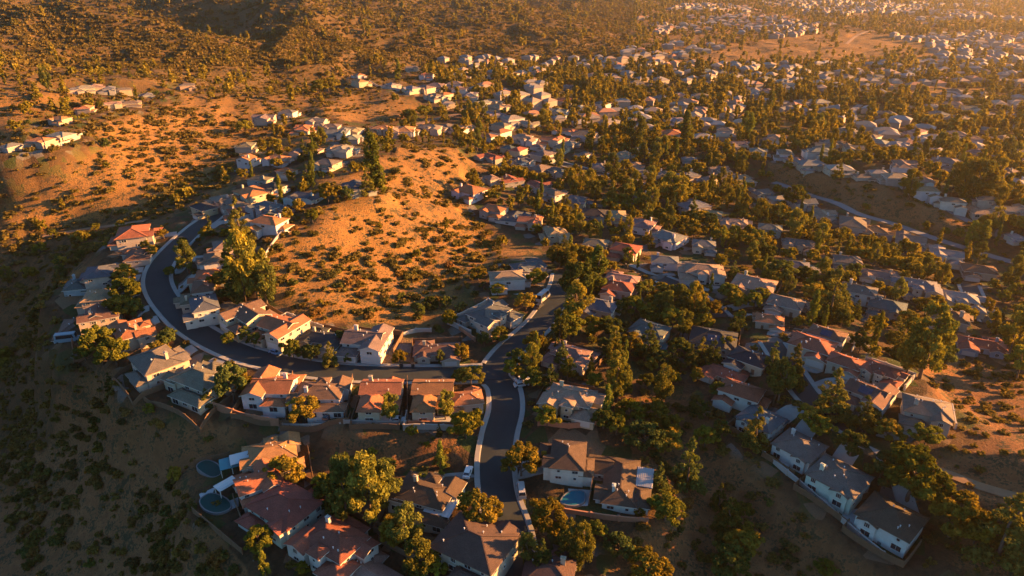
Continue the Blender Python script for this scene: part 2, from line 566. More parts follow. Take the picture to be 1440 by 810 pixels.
MID = [
 (268,418,-68,'g'),(330,281,-50,'g'),(355,271,-40,'o'),(376,290,-30,'s'),(391,222,-20,'o'),(403,238,-25,'r'),(384,262,-30,'c'),(430,271,-20,'s'),(500,262,-60,'S'),
 (287,292,-40,'c'),(432,209,-10,'g'),(460,228,-20,'g'),(476,207,10,'t'),(366,252,-20,'g'),(345,312,-50,'t'),
 (975,290,0,'b'),(940,333,0,'b'),(906,316,0,'m'),(869,303,0,'t'),(836,299,0,'c'),(905,276,0,'g'),(779,326,0,'t'),(746,309,0,'r'),
 (724,301,0,'s'),(695,294,0,'r'),(661,268,0,'r'),(719,253,0,'R'),(756,259,0,'R'),(778,271,0,'m'),(691,248,0,'m'),(809,282,0,'s'),
 (1330,357,0,'p'),(1280,336,0,'g'),(1231,323,0,'B'),(1199,314,0,'g'),(1157,298,0,'t'),(1129,284,0,'s'),(1095,279,0,'p'),(1068,269,0,'s'),
 (1045,249,0,'t'),(1000,251,0,'m'),(1015,238,0,'g'),(968,247,0,'b'),(936,242,0,'g'),(914,240,0,'b'),(1140,231,0,'b'),(1181,237,0,'p'),
 (1214,246,0,'g'),(1236,240,0,'p'),(1297,253,0,'m'),(1300,268,0,'t'),(1339,283,0,'g'),(1391,281,0,'b'),(1424,256,0,'p'),(1412,240,0,'g'),
 (1431,331,0,'p'),(1065,213,0,'b'),(1031,207,0,'m'),(1104,216,0,'g'),(1121,223,0,'m'),(1390,295,0,'t'),(1260,250,0,'t'),(1430,295,0,'t'),
 (815,103,0,'g'),(835,105,0,'g'),(856,104,0,'b'),(895,116,0,'g'),(918,120,0,'g'),(796,122,0,'m'),(741,112,0,'m'),(762,154,0,'g'),(785,158,0,'b'),
 (801,157,0,'p'),(816,150,0,'p'),(793,142,0,'R'),(829,151,0,'t'),(846,147,0,'g'),(858,171,0,'p'),(796,181,0,'r'),(822,190,0,'g'),(842,194,0,'b'),
 (951,156,0,'b'),(967,155,0,'g'),(951,171,0,'p'),(985,136,0,'g'),(954,135,0,'m'),(930,138,0,'g'),(946,188,0,'r'),(783,194,0,'r'),(801,201,0,'p'),
 (790,206,0,'g'),(735,193,0,'t'),(756,204,0,'g'),(776,197,0,'r'),(733,226,0,'s'),(766,217,0,'g'),(875,218,0,'t'),(902,210,0,'p'),(894,229,0,'m'),
 (970,222,0,'b'),(740,171,0,'p'),(729,211,0,'R'),(760,236,0,'g'),(785,240,0,'s'),(822,215,0,'g'),(845,232,0,'b'),
 (991,99,0,'b'),(1015,101,0,'g'),(1033,103,0,'g'),(1075,112,0,'g'),(1102,114,0,'p'),(1150,103,0,'p'),(1164,103,0,'g'),(1203,99,0,'p'),
 (1210,110,0,'p'),(995,115,0,'m'),(1062,126,0,'m'),(1080,127,0,'g'),(1103,142,0,'b'),(1127,144,0,'g'),(1110,154,0,'b'),(1133,156,0,'p'),
 (1155,159,0,'g'),(1153,144,0,'p'),(1025,164,0,'g'),(1049,165,0,'B'),(1192,186,0,'g'),(1217,188,0,'g'),(1235,200,0,'p'),(1246,160,0,'g'),
 (1040,199,0,'g'),(1090,195,0,'m'),(1168,200,0,'g'),(1200,207,0,'g'),(1152,212,0,'b'),(985,153,0,'m'),(1020,183,0,'g'),
 (1280,149,0,'g'),(1311,148,0,'p'),(1340,146,0,'m'),(1365,152,0,'g'),(1320,161,0,'b'),(1347,166,0,'g'),(1391,159,0,'g'),(1416,161,0,'p'),
 (1430,176,0,'g'),(1386,181,0,'b'),(1342,190,0,'g'),(1260,204,0,'p'),(1285,211,0,'g'),(1310,212,0,'p'),(1290,186,0,'m'),(1365,196,0,'g'),
 (1411,196,0,'g'),(1376,216,0,'m'),(1436,214,0,'g'),(1305,135,0,'t'),(1342,129,0,'g'),(1380,131,0,'p'),(1260,112,0,'p'),(1232,108,0,'g'),
 (1240,97,0,'m'),(1275,100,0,'p'),(1310,102,0,'g'),(1190,107,0,'g'),(1345,103,0,'p'),(1385,101,0,'g'),(1330,228,0,'g'),(1270,228,0,'m'),
 (505,104,0,'o'),(506,116,0,'o'),(551,118,0,'p'),(579,125,0,'p'),(598,124,0,'m'),(613,121,0,'g'),(626,134,0,'r'),(629,146,0,'p'),(651,108,0,'t'),
 (661,133,0,'p'),(677,146,0,'p'),(691,143,0,'t'),(691,158,0,'p'),(712,163,0,'b'),(700,151,0,'t'),(538,181,0,'o'),(552,185,0,'t'),(570,183,0,'o'),
 (606,180,0,'m'),(629,176,0,'g'),(649,181,0,'t'),(685,191,0,'r'),(705,187,0,'r'),(705,177,0,'m'),(721,167,0,'p'),(600,106,0,'r'),(580,96,0,'g'),
 (641,106,0,'m'),(491,180,0,'t'),(496,193,0,'p'),(715,206,0,'s'),(741,196,0,'t'),(691,217,0,'R'),(730,227,0,'s'),(482,209,0,'p'),(671,100,0,'t'),
 (692,106,0,'t'),(721,105,0,'p'),(762,118,0,'m'),(775,104,0,'g'),(640,118,0,'m'),(612,135,0,'m'),(645,125,0,'g'),
 (104,124,0,'b'),(119,123,0,'p'),(133,122,0,'t'),(153,124,0,'b'),(173,126,0,'g'),(207,131,0,'b'),(155,142,0,'t'),(183,144,0,'g'),(120,151,0,'o'),
 (85,166,0,'o'),(86,189,0,'p'),(58,197,0,'o'),(15,203,0,'b'),
 (263,120,0,'g'),(371,167,0,'m'),(405,158,0,'g'),(428,181,0,'r'),(446,170,0,'b'),(466,178,0,'g'),(476,187,0,'b'),(347,205,0,'g'),
]
CODE = dict(g='grey', o='orange', s='slate', r='terra', c='charcoal', S='slate', t='tan', b='blue', m='mauve', R='red', B='brown', p='pale')

ROADS = [
 ('road', 8.0, 'asphalt', True, [(735,835),(718,748),(702,700),(697,652),(702,612),(711,575),(708,545),(696,525),(716,494),(757,457),(780,425),(791,400),(794,386)]),
 ('road', 8.0, 'asphalt', True, [(697,523),(640,526),(560,526),(480,523),(410,514),(340,496),(290,474),(255,447),(231,420),(221,394),(229,368),(252,343),(275,322),(300,303),(318,285),(345,274),(374,268)]),
 ('road', 6.4, 'asphalt', True, [(1086,482),(1104,508),(1120,533),(1138,558),(1165,582),(1200,603),(1218,614)]),
 ('road', 6.2, 'asphalt', True, [(930,392),(950,400),(975,414),(1000,432),(1014,446)]),
 ('road', 5.0, 'far_road', False, [(1088,256),(1115,265),(1140,275),(1200,297),(1260,316),(1330,340),(1385,357),(1445,374)]),
 ('road', 6.2, 'asphalt', True, [(715,214),(738,219),(770,225),(812,236),(850,246),(880,252),(905,262)]),
 ('road', 4.6, 'far_road', False, [(1320,286),(1340,298),(1364,313)]),
 ('dirt_road', 6.0, 'dirt_track', False, [(545,180),(580,176),(610,168),(645,160)]),
 ('road', 4.6, 'far_road', False, [(665,109),(690,117),(712,126),(728,138)]),
 ('road', 5.0, 'far_road', False, [(1210,147),(1200,155),(1202,168),(1206,180)]),
 ('dirt_road', 5.0, 'dirt_track', False, [(1190,62),(1205,50),(1225,43),(1250,42)]),
 ('dirt_road', 4.0, 'dirt_track', False, [(60,332),(110,324),(165,316),(205,309)]),
 ('dirt_road', 3.0, 'dirt_track', False, [(1310,660),(1340,668),(1380,685),(1440,700)]),
 ('road', 8, 'far_road', False, [(1085,18),(1150,22),(1220,30),(1245,36)]),
 ('road', 6.2, 'asphalt', True, [(1395,455),(1385,436),(1370,418),(1362,400)]),
]
MIDHILL = [(372,335),(430,300),(470,285),(545,235),(560,205),(640,205),(660,240),(640,262),(660,300),(690,330),(690,365),(640,400),(630,440),(560,455),(430,450),(385,420),(365,370)]


def inpoly(x, y, poly):
    x = np.asarray(x); y = np.asarray(y)
    r = np.zeros(x.shape, bool)
    n = len(poly)
    for i in range(n):
        x0, y0 = poly[i]; x1, y1 = poly[(i + 1) % n]
        if y0 == y1:
            continue
        c = ((y0 > y) != (y1 > y)) & (x < (x1 - x0) * (y - y0) / (y1 - y0) + x0)
        r ^= c
    return r


# houses on the ground
hp = [(h[0], h[1]) for h in NEAR] + [(h[0], h[1]) for h in MID]
hx, hy, hz = ground_hits(hp, 3.2)


def spline(P, step):
    P = [np.array(p, float) for p in P]
    P = [2 * P[0] - P[1]] + P + [2 * P[-1] - P[-2]]
    out = []
    for i in range(1, len(P) - 2):
        L = np.linalg.norm(P[i + 1] - P[i])
        n = max(2, int(L / step))
        for k in range(n):
            t = k / n
            a, b, c, d = P[i - 1], P[i], P[i + 1], P[i + 2]
            out.append(.5 * (2 * b + (c - a) * t + (2 * a - 5 * b + 4 * c - d) * t * t + (3 * b - a - 3 * c + d) * t ** 3))
    out.append(P[-2])
    return np.array(out)


ROADPTS = []
for name, w, mt, walk, pp in ROADS:
    gx, gy, gz = ground_hits(pp)
    c = spline(np.stack([gx, gy], 1), 1.6)
    z = base(c[:, 0], c[:, 1])
    k = np.ones(9) / 9
    z = np.convolve(np.pad(z, 4, mode='edge'), k, 'valid')
    ROADPTS.append((name, w, mt, walk, c, z))
_AL = np.concatenate([np.column_stack([c, z, np.full(len(z), w), np.full(len(z), i)]) for i, (n, w, mt, wk, c, z) in enumerate(ROADPTS)])

# ------------------------------------------------------------------ terrain mesh (polar grid about the viewpoint)
NA, NR = 640, 620
AZ = np.linspace(R(-62), R(62), NA)
RR = np.geomspace(30, 9000, NR)
GA, GR = np.meshgrid(AZ, RR)
GX, GY = GR * np.sin(GA), GR * np.cos(GA)
GZ0 = base(GX, GY)
PADW = np.zeros_like(GX); PADZ = np.zeros_like(GX); PADM = np.zeros_like(GX)
YARD = np.zeros_like(GX); LOT = np.zeros_like(GX)
ROADW = np.zeros_like(GX); ROADZ = np.zeros_like(GX); ROADM = np.zeros_like(GX)


def window(x, y, rad):
    a, r = math.atan2(x, y), math.hypot(x, y)
    da = rad / r * 1.1
    i0, i1 = np.searchsorted(AZ, [a - da, a + da])
    j0, j1 = np.searchsorted(RR, [r - rad * 1.1, r + rad * 1.1])
    return slice(max(j0 - 1, 0), j1 + 1), slice(max(i0 - 1, 0), i1 + 1)


def smooth(e0, e1, v):
    t = np.clip((v - e0) / (e1 - e0), 0, 1)
    return t * t * (3 - 2 * t)


for k, (x, y, z) in enumerate(zip(hx, hy, hz)):
    s = window(x, y, 40)
    d = np.hypot(GX[s] - x, GY[s] - y)
    w = 1 - smooth(10.5, 20, d)
    w3 = w ** 2
    PADW[s] += w3; PADZ[s] += w3 * z; PADM[s] = np.maximum(PADM[s], w)
    YARD[s] = np.maximum(YARD[s], 1 - smooth(12, 25, d))
    LOT[s] = np.maximum(LOT[s], 1 - smooth(11, 16, d))
ex, ey, ez = ground_hits([(304, 716), (295, 664), (328, 662), (325, 690), (805, 705), (1232, 762)])
for x, y, z in zip(ex, ey, ez):
    s = window(x, y, 26)
    d = np.hypot(GX[s] - x, GY[s] - y)
    w = 1 - smooth(5.5, 12, d)
    PADW[s] += w ** 2; PADZ[s] += w ** 2 * z; PADM[s] = np.maximum(PADM[s], w)
    LOT[s] = np.maximum(LOT[s], 1 - smooth(5, 8, d))
for x, y, z, w, i in _AL:
    s = window(x, y, w / 2 + 14)
    d = np.hypot(GX[s] - x, GY[s] - y)
    q = 1 - smooth(w / 2 + 2.4, w / 2 + 9, d)
    q3 = np.exp(-(d / 3.0) ** 2) + 1e-9
    ROADW[s] += q3 * (q > 0); ROADZ[s] += q3 * z * (q > 0); ROADM[s] = np.maximum(ROADM[s], q)
    if i < 4 or i in (5, 14):
        YARD[s] = np.maximum(YARD[s], 1 - smooth(8, 22, d))
padz = np.where(PADW > 0, PADZ / np.maximum(PADW, 1e-9), GZ0)
roadz = np.where(ROADW > 0, ROADZ / np.maximum(ROADW, 1e-9), GZ0)
TOWN = (vnoise(GX / 60, GY / 60, 5) * .12 + .5)
GPX, GPY = project(GX, GY, GZ0)
SUBURB = [(700,232),(650,215),(480,225),(430,205),(480,170),(560,170),(640,150),(600,100),(760,92),(900,92),(1100,92),(1440,90),(1600,90),(1600,520),(1440,520),(1330,500),(1290,480),(1250,560),
          (1230,590),(1160,590),(1120,600),(1060,580),(980,545),(930,540),(850,600),(720,600),(730,520),(800,400),(760,340),(690,300),(660,262)]
SUB = inpoly(GPX, GPY, SUBURB)
GULLY = [(1080,232),(1130,245),(1240,262),(1330,295),(1390,345),(1330,330),(1260,305),(1170,280),(1085,250)]
BARE = [[(1075,165),(1100,168),(1145,185),(1135,192),(1090,190)], [(1250,140),(1440,140),(1440,122),(1250,125)], [(960,92),(1200,88),(1320,70),(1200,40),(1040,62)]]
YARD = np.maximum(YARD, np.where(SUB, .85, 0))
for P in [GULLY] + BARE:
    YARD = np.where(inpoly(GPX, GPY, P), 0, YARD)
YARD = np.where(inpoly(GPX, GPY, MIDHILL), YARD * .15, YARD)
for P in ([(0,480),(100,480),(190,560),(290,600),(330,625),(270,655),(265,700),(360,830),(-200,830),(-200,480)], [(880,560),(990,560),(1060,640),(1080,670),(1200,790),(1230,840),(830,840),(900,745)], [(300,606),(640,612),(650,650),(420,660),(310,640)], [(1310,500),(1600,500),(1600,830),(1310,800),(1320,680),(1290,640)]):
    YARD = np.where(inpoly(GPX, GPY, P), np.maximum(LOT * .8, YARD * .12), YARD)
rough = (1 - np.maximum(PADM, ROADM)) * (1 - .75 * YARD)
near = np.clip(GR / 300, .5, 1.0)
fbm = (vnoise(GX / 34, GY / 34, 1) * 2.2 + vnoise(GX / 15, GY / 15, 2) * 1.0 + vnoise(GX / 6, GY / 6, 3) * .45) * rough * near
hillm = np.clip((GR - 420) / 300, 0, 1) * np.clip((R(9) - GA) / R(8), 0, 1)
rid = (1 - np.abs(vnoise(GX / 230 + .62, GY / 230 + .2, 8))) * 58 + (1 - np.abs(vnoise(GX / 55, GY / 55, 9))) * 13 + (1 - np.abs(vnoise(GX / 22, GY / 22, 10))) * 4 - 53
GZ = GZ0 + fbm + rid * hillm * rough
GZ = GZ * (1 - PADM) + padz * PADM
GZ = GZ * (1 - ROADM) + (roadz - .22) * ROADM
GZ = np.minimum(GZ, 122)


def gz(x, y):
    """Height of the finished ground at world points."""
    a = np.arctan2(x, y); lr = np.log(np.hypot(x, y))
    u = (a - AZ[0]) / (AZ[1] - AZ[0]); v = (lr - math.log(30)) / (math.log(9000 / 30) / (NR - 1))
    u = np.clip(u, 0, NA - 1.001); v = np.clip(v, 0, NR - 1.001)
    i, j = np.floor(u).astype(int), np.floor(v).astype(int)
    fu, fv = u - i, v - j
    return (GZ[j, i] * (1 - fu) + GZ[j, i + 1] * fu) * (1 - fv) + (GZ[j + 1, i] * (1 - fu) + GZ[j + 1, i + 1] * fu) * fv


def gfield(F, x, y):
    a = np.arctan2(x, y); lr = np.log(np.hypot(x, y))
    i = np.clip(np.round((a - AZ[0]) / (AZ[1] - AZ[0])).astype(int), 0, NA - 1)
    j = np.clip(np.round((lr - math.log(30)) / (math.log(9000 / 30) / (NR - 1))).astype(int), 0, NR - 1)
    return F[j, i]


SOIL = np.clip((GPY - 430) / 90, 0, 1) * .85 + np.where(inpoly(GPX, GPY, GULLY), .8, 0)
SOIL = np.clip(SOIL, 0, 1) * (1 - inpoly(GPX, GPY, MIDHILL))
idx = np.arange(NA * NR).reshape(NR, NA)
quads = np.stack([idx[:-1, :-1], idx[:-1, 1:], idx[1:, 1:], idx[1:, :-1]], -1).reshape(-1, 4)
me = bpy.data.meshes.new('ground')
me.vertices.add(NA * NR)
me.vertices.foreach_set('co', np.stack([GX, GY, GZ], -1).reshape(-1).astype(np.float32))
me.loops.add(quads.size)
me.loops.foreach_set('vertex_index', quads[:, ::-1].reshape(-1).astype(np.int32))
me.polygons.add(len(quads))
me.polygons.foreach_set('loop_start', (np.arange(len(quads)) * 4).astype(np.int32))
me.polygons.foreach_set('use_smooth', np.ones(len(quads), bool))
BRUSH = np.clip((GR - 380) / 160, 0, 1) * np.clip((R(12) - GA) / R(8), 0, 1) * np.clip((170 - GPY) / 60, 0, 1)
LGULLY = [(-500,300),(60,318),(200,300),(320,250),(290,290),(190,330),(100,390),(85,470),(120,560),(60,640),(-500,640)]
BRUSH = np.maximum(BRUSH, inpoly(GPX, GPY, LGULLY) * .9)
BRUSH = np.maximum(BRUSH, inpoly(GPX, GPY, [(-200,430),(110,430),(300,620),(250,830),(-200,830)]) * .0)
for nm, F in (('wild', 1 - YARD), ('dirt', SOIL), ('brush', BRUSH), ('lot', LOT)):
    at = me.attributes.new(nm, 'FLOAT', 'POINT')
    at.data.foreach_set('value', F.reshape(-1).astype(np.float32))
me.update(calc_edges=True)
me.materials.append(M['ground'])
if me.polygons[0].normal.z < 0:
    me.flip_normals()
ground = link('ground', me)
tag(ground, kind='structure')

# ------------------------------------------------------------------ roads, kerbs, pavements


def strip(c, z, o0, o1, h0, h1, skip=None, mb=None, thick=.3):
    """A slab along centre line C between offsets O0 and O1."""
    t = np.gradient(c, axis=0)
    t /= np.linalg.norm(t, axis=1)[:, None]
    nrm = np.stack([t[:, 1], -t[:, 0]], 1)
    A, B = c + nrm * o0, c + nrm * o1
    mb = mb or MB()
    for i in range(len(c) - 1):
        if skip is not None and (skip[i] or skip[i + 1]):
            continue
        b = [(*A[i], z[i] + h0 - thick), (*A[i + 1], z[i + 1] + h0 - thick), (*B[i + 1], z[i + 1] + h1 - thick), (*B[i], z[i] + h1 - thick)]
        tt = [(*A[i], z[i] + h0), (*A[i + 1], z[i + 1] + h0), (*B[i + 1], z[i + 1] + h1), (*B[i], z[i] + h1)]
        if o0 < o1:
            b.reverse(); tt.reverse()
        j = len(mb.v)
        mb.v += b + tt
        for q in ((4, 5, 6, 7), (0, 1, 5, 4), (2, 3, 7, 6)) if o0 < o1 else ((4, 5, 6, 7), (0, 1, 5, 4), (2, 3, 7, 6)):
            mb.f.append(tuple(j + k for k in q)); mb.m.append(0)
    return mb


def other_road(p, own, extra):
    d = np.full(len(p), 1e9)
    for i, (n, w, mt, wk, c, z) in enumerate(ROADPTS):
        if i == own:
            continue
        dd = np.sqrt(((p[:, None] - c[None]) ** 2).sum(-1)).min(1) - w / 2
        d = np.minimum(d, dd)
    return d < extra


for i, (name, w, mt, walk, c, z) in enumerate(ROADPTS):
    mb = MB()
    h = .02 + .006 * i
    strip(c, z, -w / 2, 0, h - .04, h, mb=mb)
    strip(c, z, 0, w / 2, h, h - .04, mb=mb)
    tag(link(name, mb.mesh(name, [mt])), kind='structure')
    if walk:
        t = np.gradient(c, axis=0); t /= np.linalg.norm(t, axis=1)[:, None]
        nrm = np.stack([t[:, 1], -t[:, 0]], 1)
        for s in (-1, 1):
            sk = other_road(c + nrm * s * (w / 2 + 1.2), i, .9)
            kb = strip(c, z, s * w / 2, s * (w / 2 + .3), .02, .13, sk)
            if kb.f:
                tag(link('kerb', kb.mesh('kerb', ['concrete'])), kind='structure')
            sk = other_road(c + nrm * s * (w / 2 + 1.2), i, .9)
            pv = strip(c, z, s * (w / 2 + .305), s * (w / 2 + 1.4), .135, .15, sk)
            if pv.f:
                tag(link('pavement', pv.mesh('pavement', ['concrete'])), kind='structure')
# ------------------------------------------------------------------ houses
# wings: cx, cy, width, depth, eave height, roof ('hip', 'gx' ridge along x, 'gy' ridge along y); local -y is the street front
TYPES = dict(
 hip2=[(0, 0, 13, 10, 5.6, 'hip'), (4, -6.6, 6.4, 4.6, 2.9, 'hip'), (-3.4, -5.4, 5, 3.4, 5.3, 'gy'), (-2, 5.9, 8, 3.6, 2.85, 'hip')],
 ranch=[(0, 0, 18, 8.5, 3.1, 'hip'), (5.5, -6, 7, 6, 3.0, 'gy'), (-5, 5.2, 7, 4.5, 2.95, 'hip'), (-5.2, -4.6, 5, 3, 2.9, 'gy')],
 cross=[(-1, 0, 12, 9, 5.2, 'gx'), (3.4, -.8, 6.2, 15, 5.5, 'gy'), (-4.4, -6.4, 6, 5, 2.9, 'hip'), (-3.4, 6.0, 7, 4, 2.8, 'hip')],
 villa=[(0, 0, 14, 9.4, 5.5, 'hip'), (-6, -5, 7, 7, 3.0, 'hip'), (5.6, -4.4, 6, 6, 5.2, 'gy'), (3, 6.2, 12, 4.6, 2.95, 'hip'),
        (-.4, -5.2, 3.6, 3.4, 6.1, 'hip'), (-7.4, 2.6, 5, 5, 4.6, 'gx')],
 narrow=[(0, -3, 12, 8, 5.7, 'gx'), (-2, 4.6, 6.4, 9, 5.0, 'hip'), (2.2, -8.4, 6, 4, 2.9, 'gy'), (3.9, 2.6, 4.4, 4, 2.8, 'hip')],
 square=[(0, 0, 16, 12.4, 5.6, 'hip'), (4.6, -7.6, 6.6, 4.4, 2.95, 'hip'), (-4.4, -6.6, 5.4, 3, 5.2, 'gy'), (-3.5, 7.6, 8, 3.6, 2.9, 'hip')],
 quad=[(0, 0, 13, 12, 5.5, 'hip'), (3.2, -7.2, 6, 3.4, 2.9, 'hip'), (-3.2, 6.0, 4.4, 1.6, 5.1, 'gy')],
 box=[(0, 0, 13.5, 9, 5.9, 'hip'), (4, -5.9, 6.2, 4, 3.0, 'gy'), (-7.6, 0.6, 3.6, 6, 3.0, 'hip')],
 small=[(0, 0, 11, 8, 4.2, 'hip'), (3, -4.8, 5.4, 4.2, 2.9, 'gy'), (-4.4, 4.0, 5, 3.4, 2.8, 'hip')],
 tall=[(0, 0, 9, 8, 7.2, 'gy'), (0, 6, 8, 6, 4.2, 'hip')],
)
PITCH_T = .42


def roof_bits(w, k):
    """(verts/faces builder) of one wing's roof."""
    cx, cy, a, b, e, kind = w
    mb = MB()
    o = .55
    A, B = a / 2 + o, b / 2 + o
    ze = e - o * PITCH_T + .02 + .004 * k
    th = .2
    caps = []
    if kind == 'hip':
        s = min(A, B)
        zr = ze + s * PITCH_T
        if A >= B:
            r = [(cx - (A - B), cy, zr), (cx + (A - B), cy, zr)]
        else:
            r = [(cx, cy - (B - A), zr), (cx, cy + (B - A), zr)]
        c = [(cx - A, cy - B, ze), (cx + A, cy - B, ze), (cx + A, cy + B, ze), (cx - A, cy + B, ze)]
        eq = abs(A - B) < .02
        if eq:
            for i in range(4):
                mb.face([c[i], c[(i + 1) % 4], r[0]])
            caps = [(c[i], r[0]) for i in range(4)]
        elif A > B:
            mb.face([c[0], c[1], r[1], r[0]]); mb.face([c[1], c[2], r[1]]); mb.face([c[2], c[3], r[0], r[1]]); mb.face([c[3], c[0], r[0]])
            caps = [(c[0], r[0]), (c[3], r[0]), (c[1], r[1]), (c[2], r[1]), (r[0], r[1])]
        else:
            mb.face([c[0], c[1], r[0]]); mb.face([c[1], c[2], r[1], r[0]]); mb.face([c[2], c[3], r[1]]); mb.face([c[3], c[0], r[0], r[1]])
            caps = [(c[0], r[0]), (c[1], r[0]), (c[2], r[1]), (c[3], r[1]), (r[0], r[1])]
        lo = [(x, y, z - th) for x, y, z in c]
        for i in range(4):
            mb.face([lo[i], lo[(i + 1) % 4], c[(i + 1) % 4], c[i]], 1)
        mb.face(lo[::-1], 1)
    else:
        sw = kind == 'gy'
        L, S = (B, A) if sw else (A, B)
        zr = ze + S * PITCH_T

        def P(u, v, z):
            return (cx + v, cy + u, z) if sw else (cx + u, cy + v, z)
        for sgn in (-1, 1):
            b4 = [P(-L, sgn * S, ze - th), P(L, sgn * S, ze - th), P(L, 0, zr - th), P(-L, 0, zr - th)]
            t4 = [P(-L, sgn * S, ze), P(L, sgn * S, ze), P(L, 0, zr), P(-L, 0, zr)]
            if (sgn > 0) != sw:
                b4.reverse(); t4.reverse()
            i = len(mb.v)
            mb.v += b4 + t4
            mb.f += [tuple(i + q for q in (4, 5, 6, 7))]; mb.m.append(0)
            for q in ((3, 2, 1, 0), (0, 1, 5, 4), (1, 2, 6, 5), (2, 3, 7, 6), (3, 0, 4, 7)):
                mb.f.append(tuple(i + j for j in q)); mb.m.append(1)
        caps = [(P(-L, 0, zr), P(L, 0, zr))]
    for p, q in caps:
        mb.bar((p[0], p[1], p[2] + .05), (q[0], q[1], q[2] + .05), .3, .16, 0)
    return mb


def wall_bits(w, k, mb):
    cx, cy, a, b, e, kind = w
    g = .004 * k
    A, B = a / 2 - g, b / 2 - g
    z0, z1 = -4.5 + g, e - .05
    c = [(cx - A, cy - B), (cx + A, cy - B), (cx + A, cy + B), (cx - A, cy + B)]
    if kind == 'hip':
        mb.hexa([(*p, z0) for p in c], [(*p, z1) for p in c])
        return
    i = len(mb.v)
    if kind == 'gy':
        zr = e + A * PITCH_T - .12
        top = [(cx - A, cy - B, z1), (cx + A, cy - B, z1), (cx + A, cy + B, z1), (cx - A, cy + B, z1), (cx, cy - B, zr), (cx, cy + B, zr)]
        mb.v += [(*p, z0) for p in c] + top
        F = [(0, 1, 5, 8, 4), (1, 2, 6, 5), (2, 3, 7, 9, 6), (3, 0, 4, 7), (5, 6, 9, 8), (7, 4, 8, 9)]
    else:
        zr = e + B * PITCH_T - .12
        top = [(cx - A, cy - B, z1), (cx + A, cy - B, z1), (cx + A, cy + B, z1), (cx - A, cy + B, z1), (cx - A, cy, zr), (cx + A, cy, zr)]
        mb.v += [(*p, z0) for p in c] + top
        F = [(0, 1, 5, 4), (1, 2, 6, 9, 5), (2, 3, 7, 6), (3, 0, 4, 8, 7), (4, 5, 9, 8), (6, 7, 8, 9)]
    for f in F:
        mb.f.append(tuple(i + q for q in f)); mb.m.append(0)


# window, door and chimney meshes, shared
def win_mesh(w, h, bars):
    mb = MB()
    f = .11
    for x, z, sx, sz in ((0, h / 2 - f / 2, w, f), (0, -h / 2 + f / 2, w, f), (-w / 2 + f / 2, 0, f, h - 2 * f - .004), (w / 2 - f / 2, 0, f, h - 2 * f - .004)):
        mb.box((x, -.04, z), (sx, .12, sz))
    for k in range(1, bars + 1):
        mb.box((-w / 2 + w * k / (bars + 1), -.03, 0), (.06, .08, h - 2 * f - .004))
    fr = mb.mesh('window', ['trim'])
    mb = MB()
    mb.box((0, 0, 0), (w - 2 * f - .004, .05, h - 2 * f - .004))
    return fr, mb.mesh('pane', ['glass'])


WIN = dict(wide=win_mesh(1.9, 1.25, 1), small=win_mesh(1.0, 1.1, 0), slider=win_mesh(2.6, 2.05, 1), arch=win_mesh(1.5, 1.7, 2))
mb = MB()
mb.box((0, 0, 0), (4.8, .08, 2.2))
for k in range(3):
    mb.box((0, -.05, -.82 + .55 * k), (4.7, .05, .46))
GARAGE = mb.mesh('garage_door', ['garage'])
mb = MB()
mb.box((0, 0, 0), (1.05, .1, 2.1)); mb.box((0, -.06, .45), (.7, .04, .8)); mb.box((0, -.06, -.55), (.7, .04, .7))
DOOR = mb.mesh('door', ['wood'])
mb = MB()
mb.box((0, 0, 0), (1.1, .8, 2.6)); mb.box((0, 0, 1.38), (1.35, 1.05, .15)); mb.box((-.22, 0, 1.62), (.3, .3, .32)); mb.box((.22, 0, 1.62), (.3, .3, .32))
CHIM = mb.mesh('chimney', ['stucco'])
mb = MB()
mb.tube([(0, 0, -.3), (0, 0, .55)], [.11, .11], 8); mb.tube([(0, 0, .57), (0, 0, .72)], [.2, .16], 8)
VENT = mb.mesh('roof_vent', ['metal_white'])
mb = MB()
mb.box((0, 0, 0), (1.25, 1.25, .22), 0); mb.box((0, 0, .13), (1.05, 1.05, .06), 1)
SKYL = mb.mesh('skylight', ['metal_white', 'solar'])
mb = MB()
for i in range(4):
    for j in range(2):
        mb.box(((i - 1.5) * 1.08, (j - .5) * 1.7, .12), (1.02, 1.62, .05), 0)
        mb.box(((i - 1.5) * 1.08, (j - .5) * 1.7, .06), (.1, 1.5, .1), 1)
PANEL = mb.mesh('solar_panel', ['solar', 'metal_white'])

_PARTS = {}


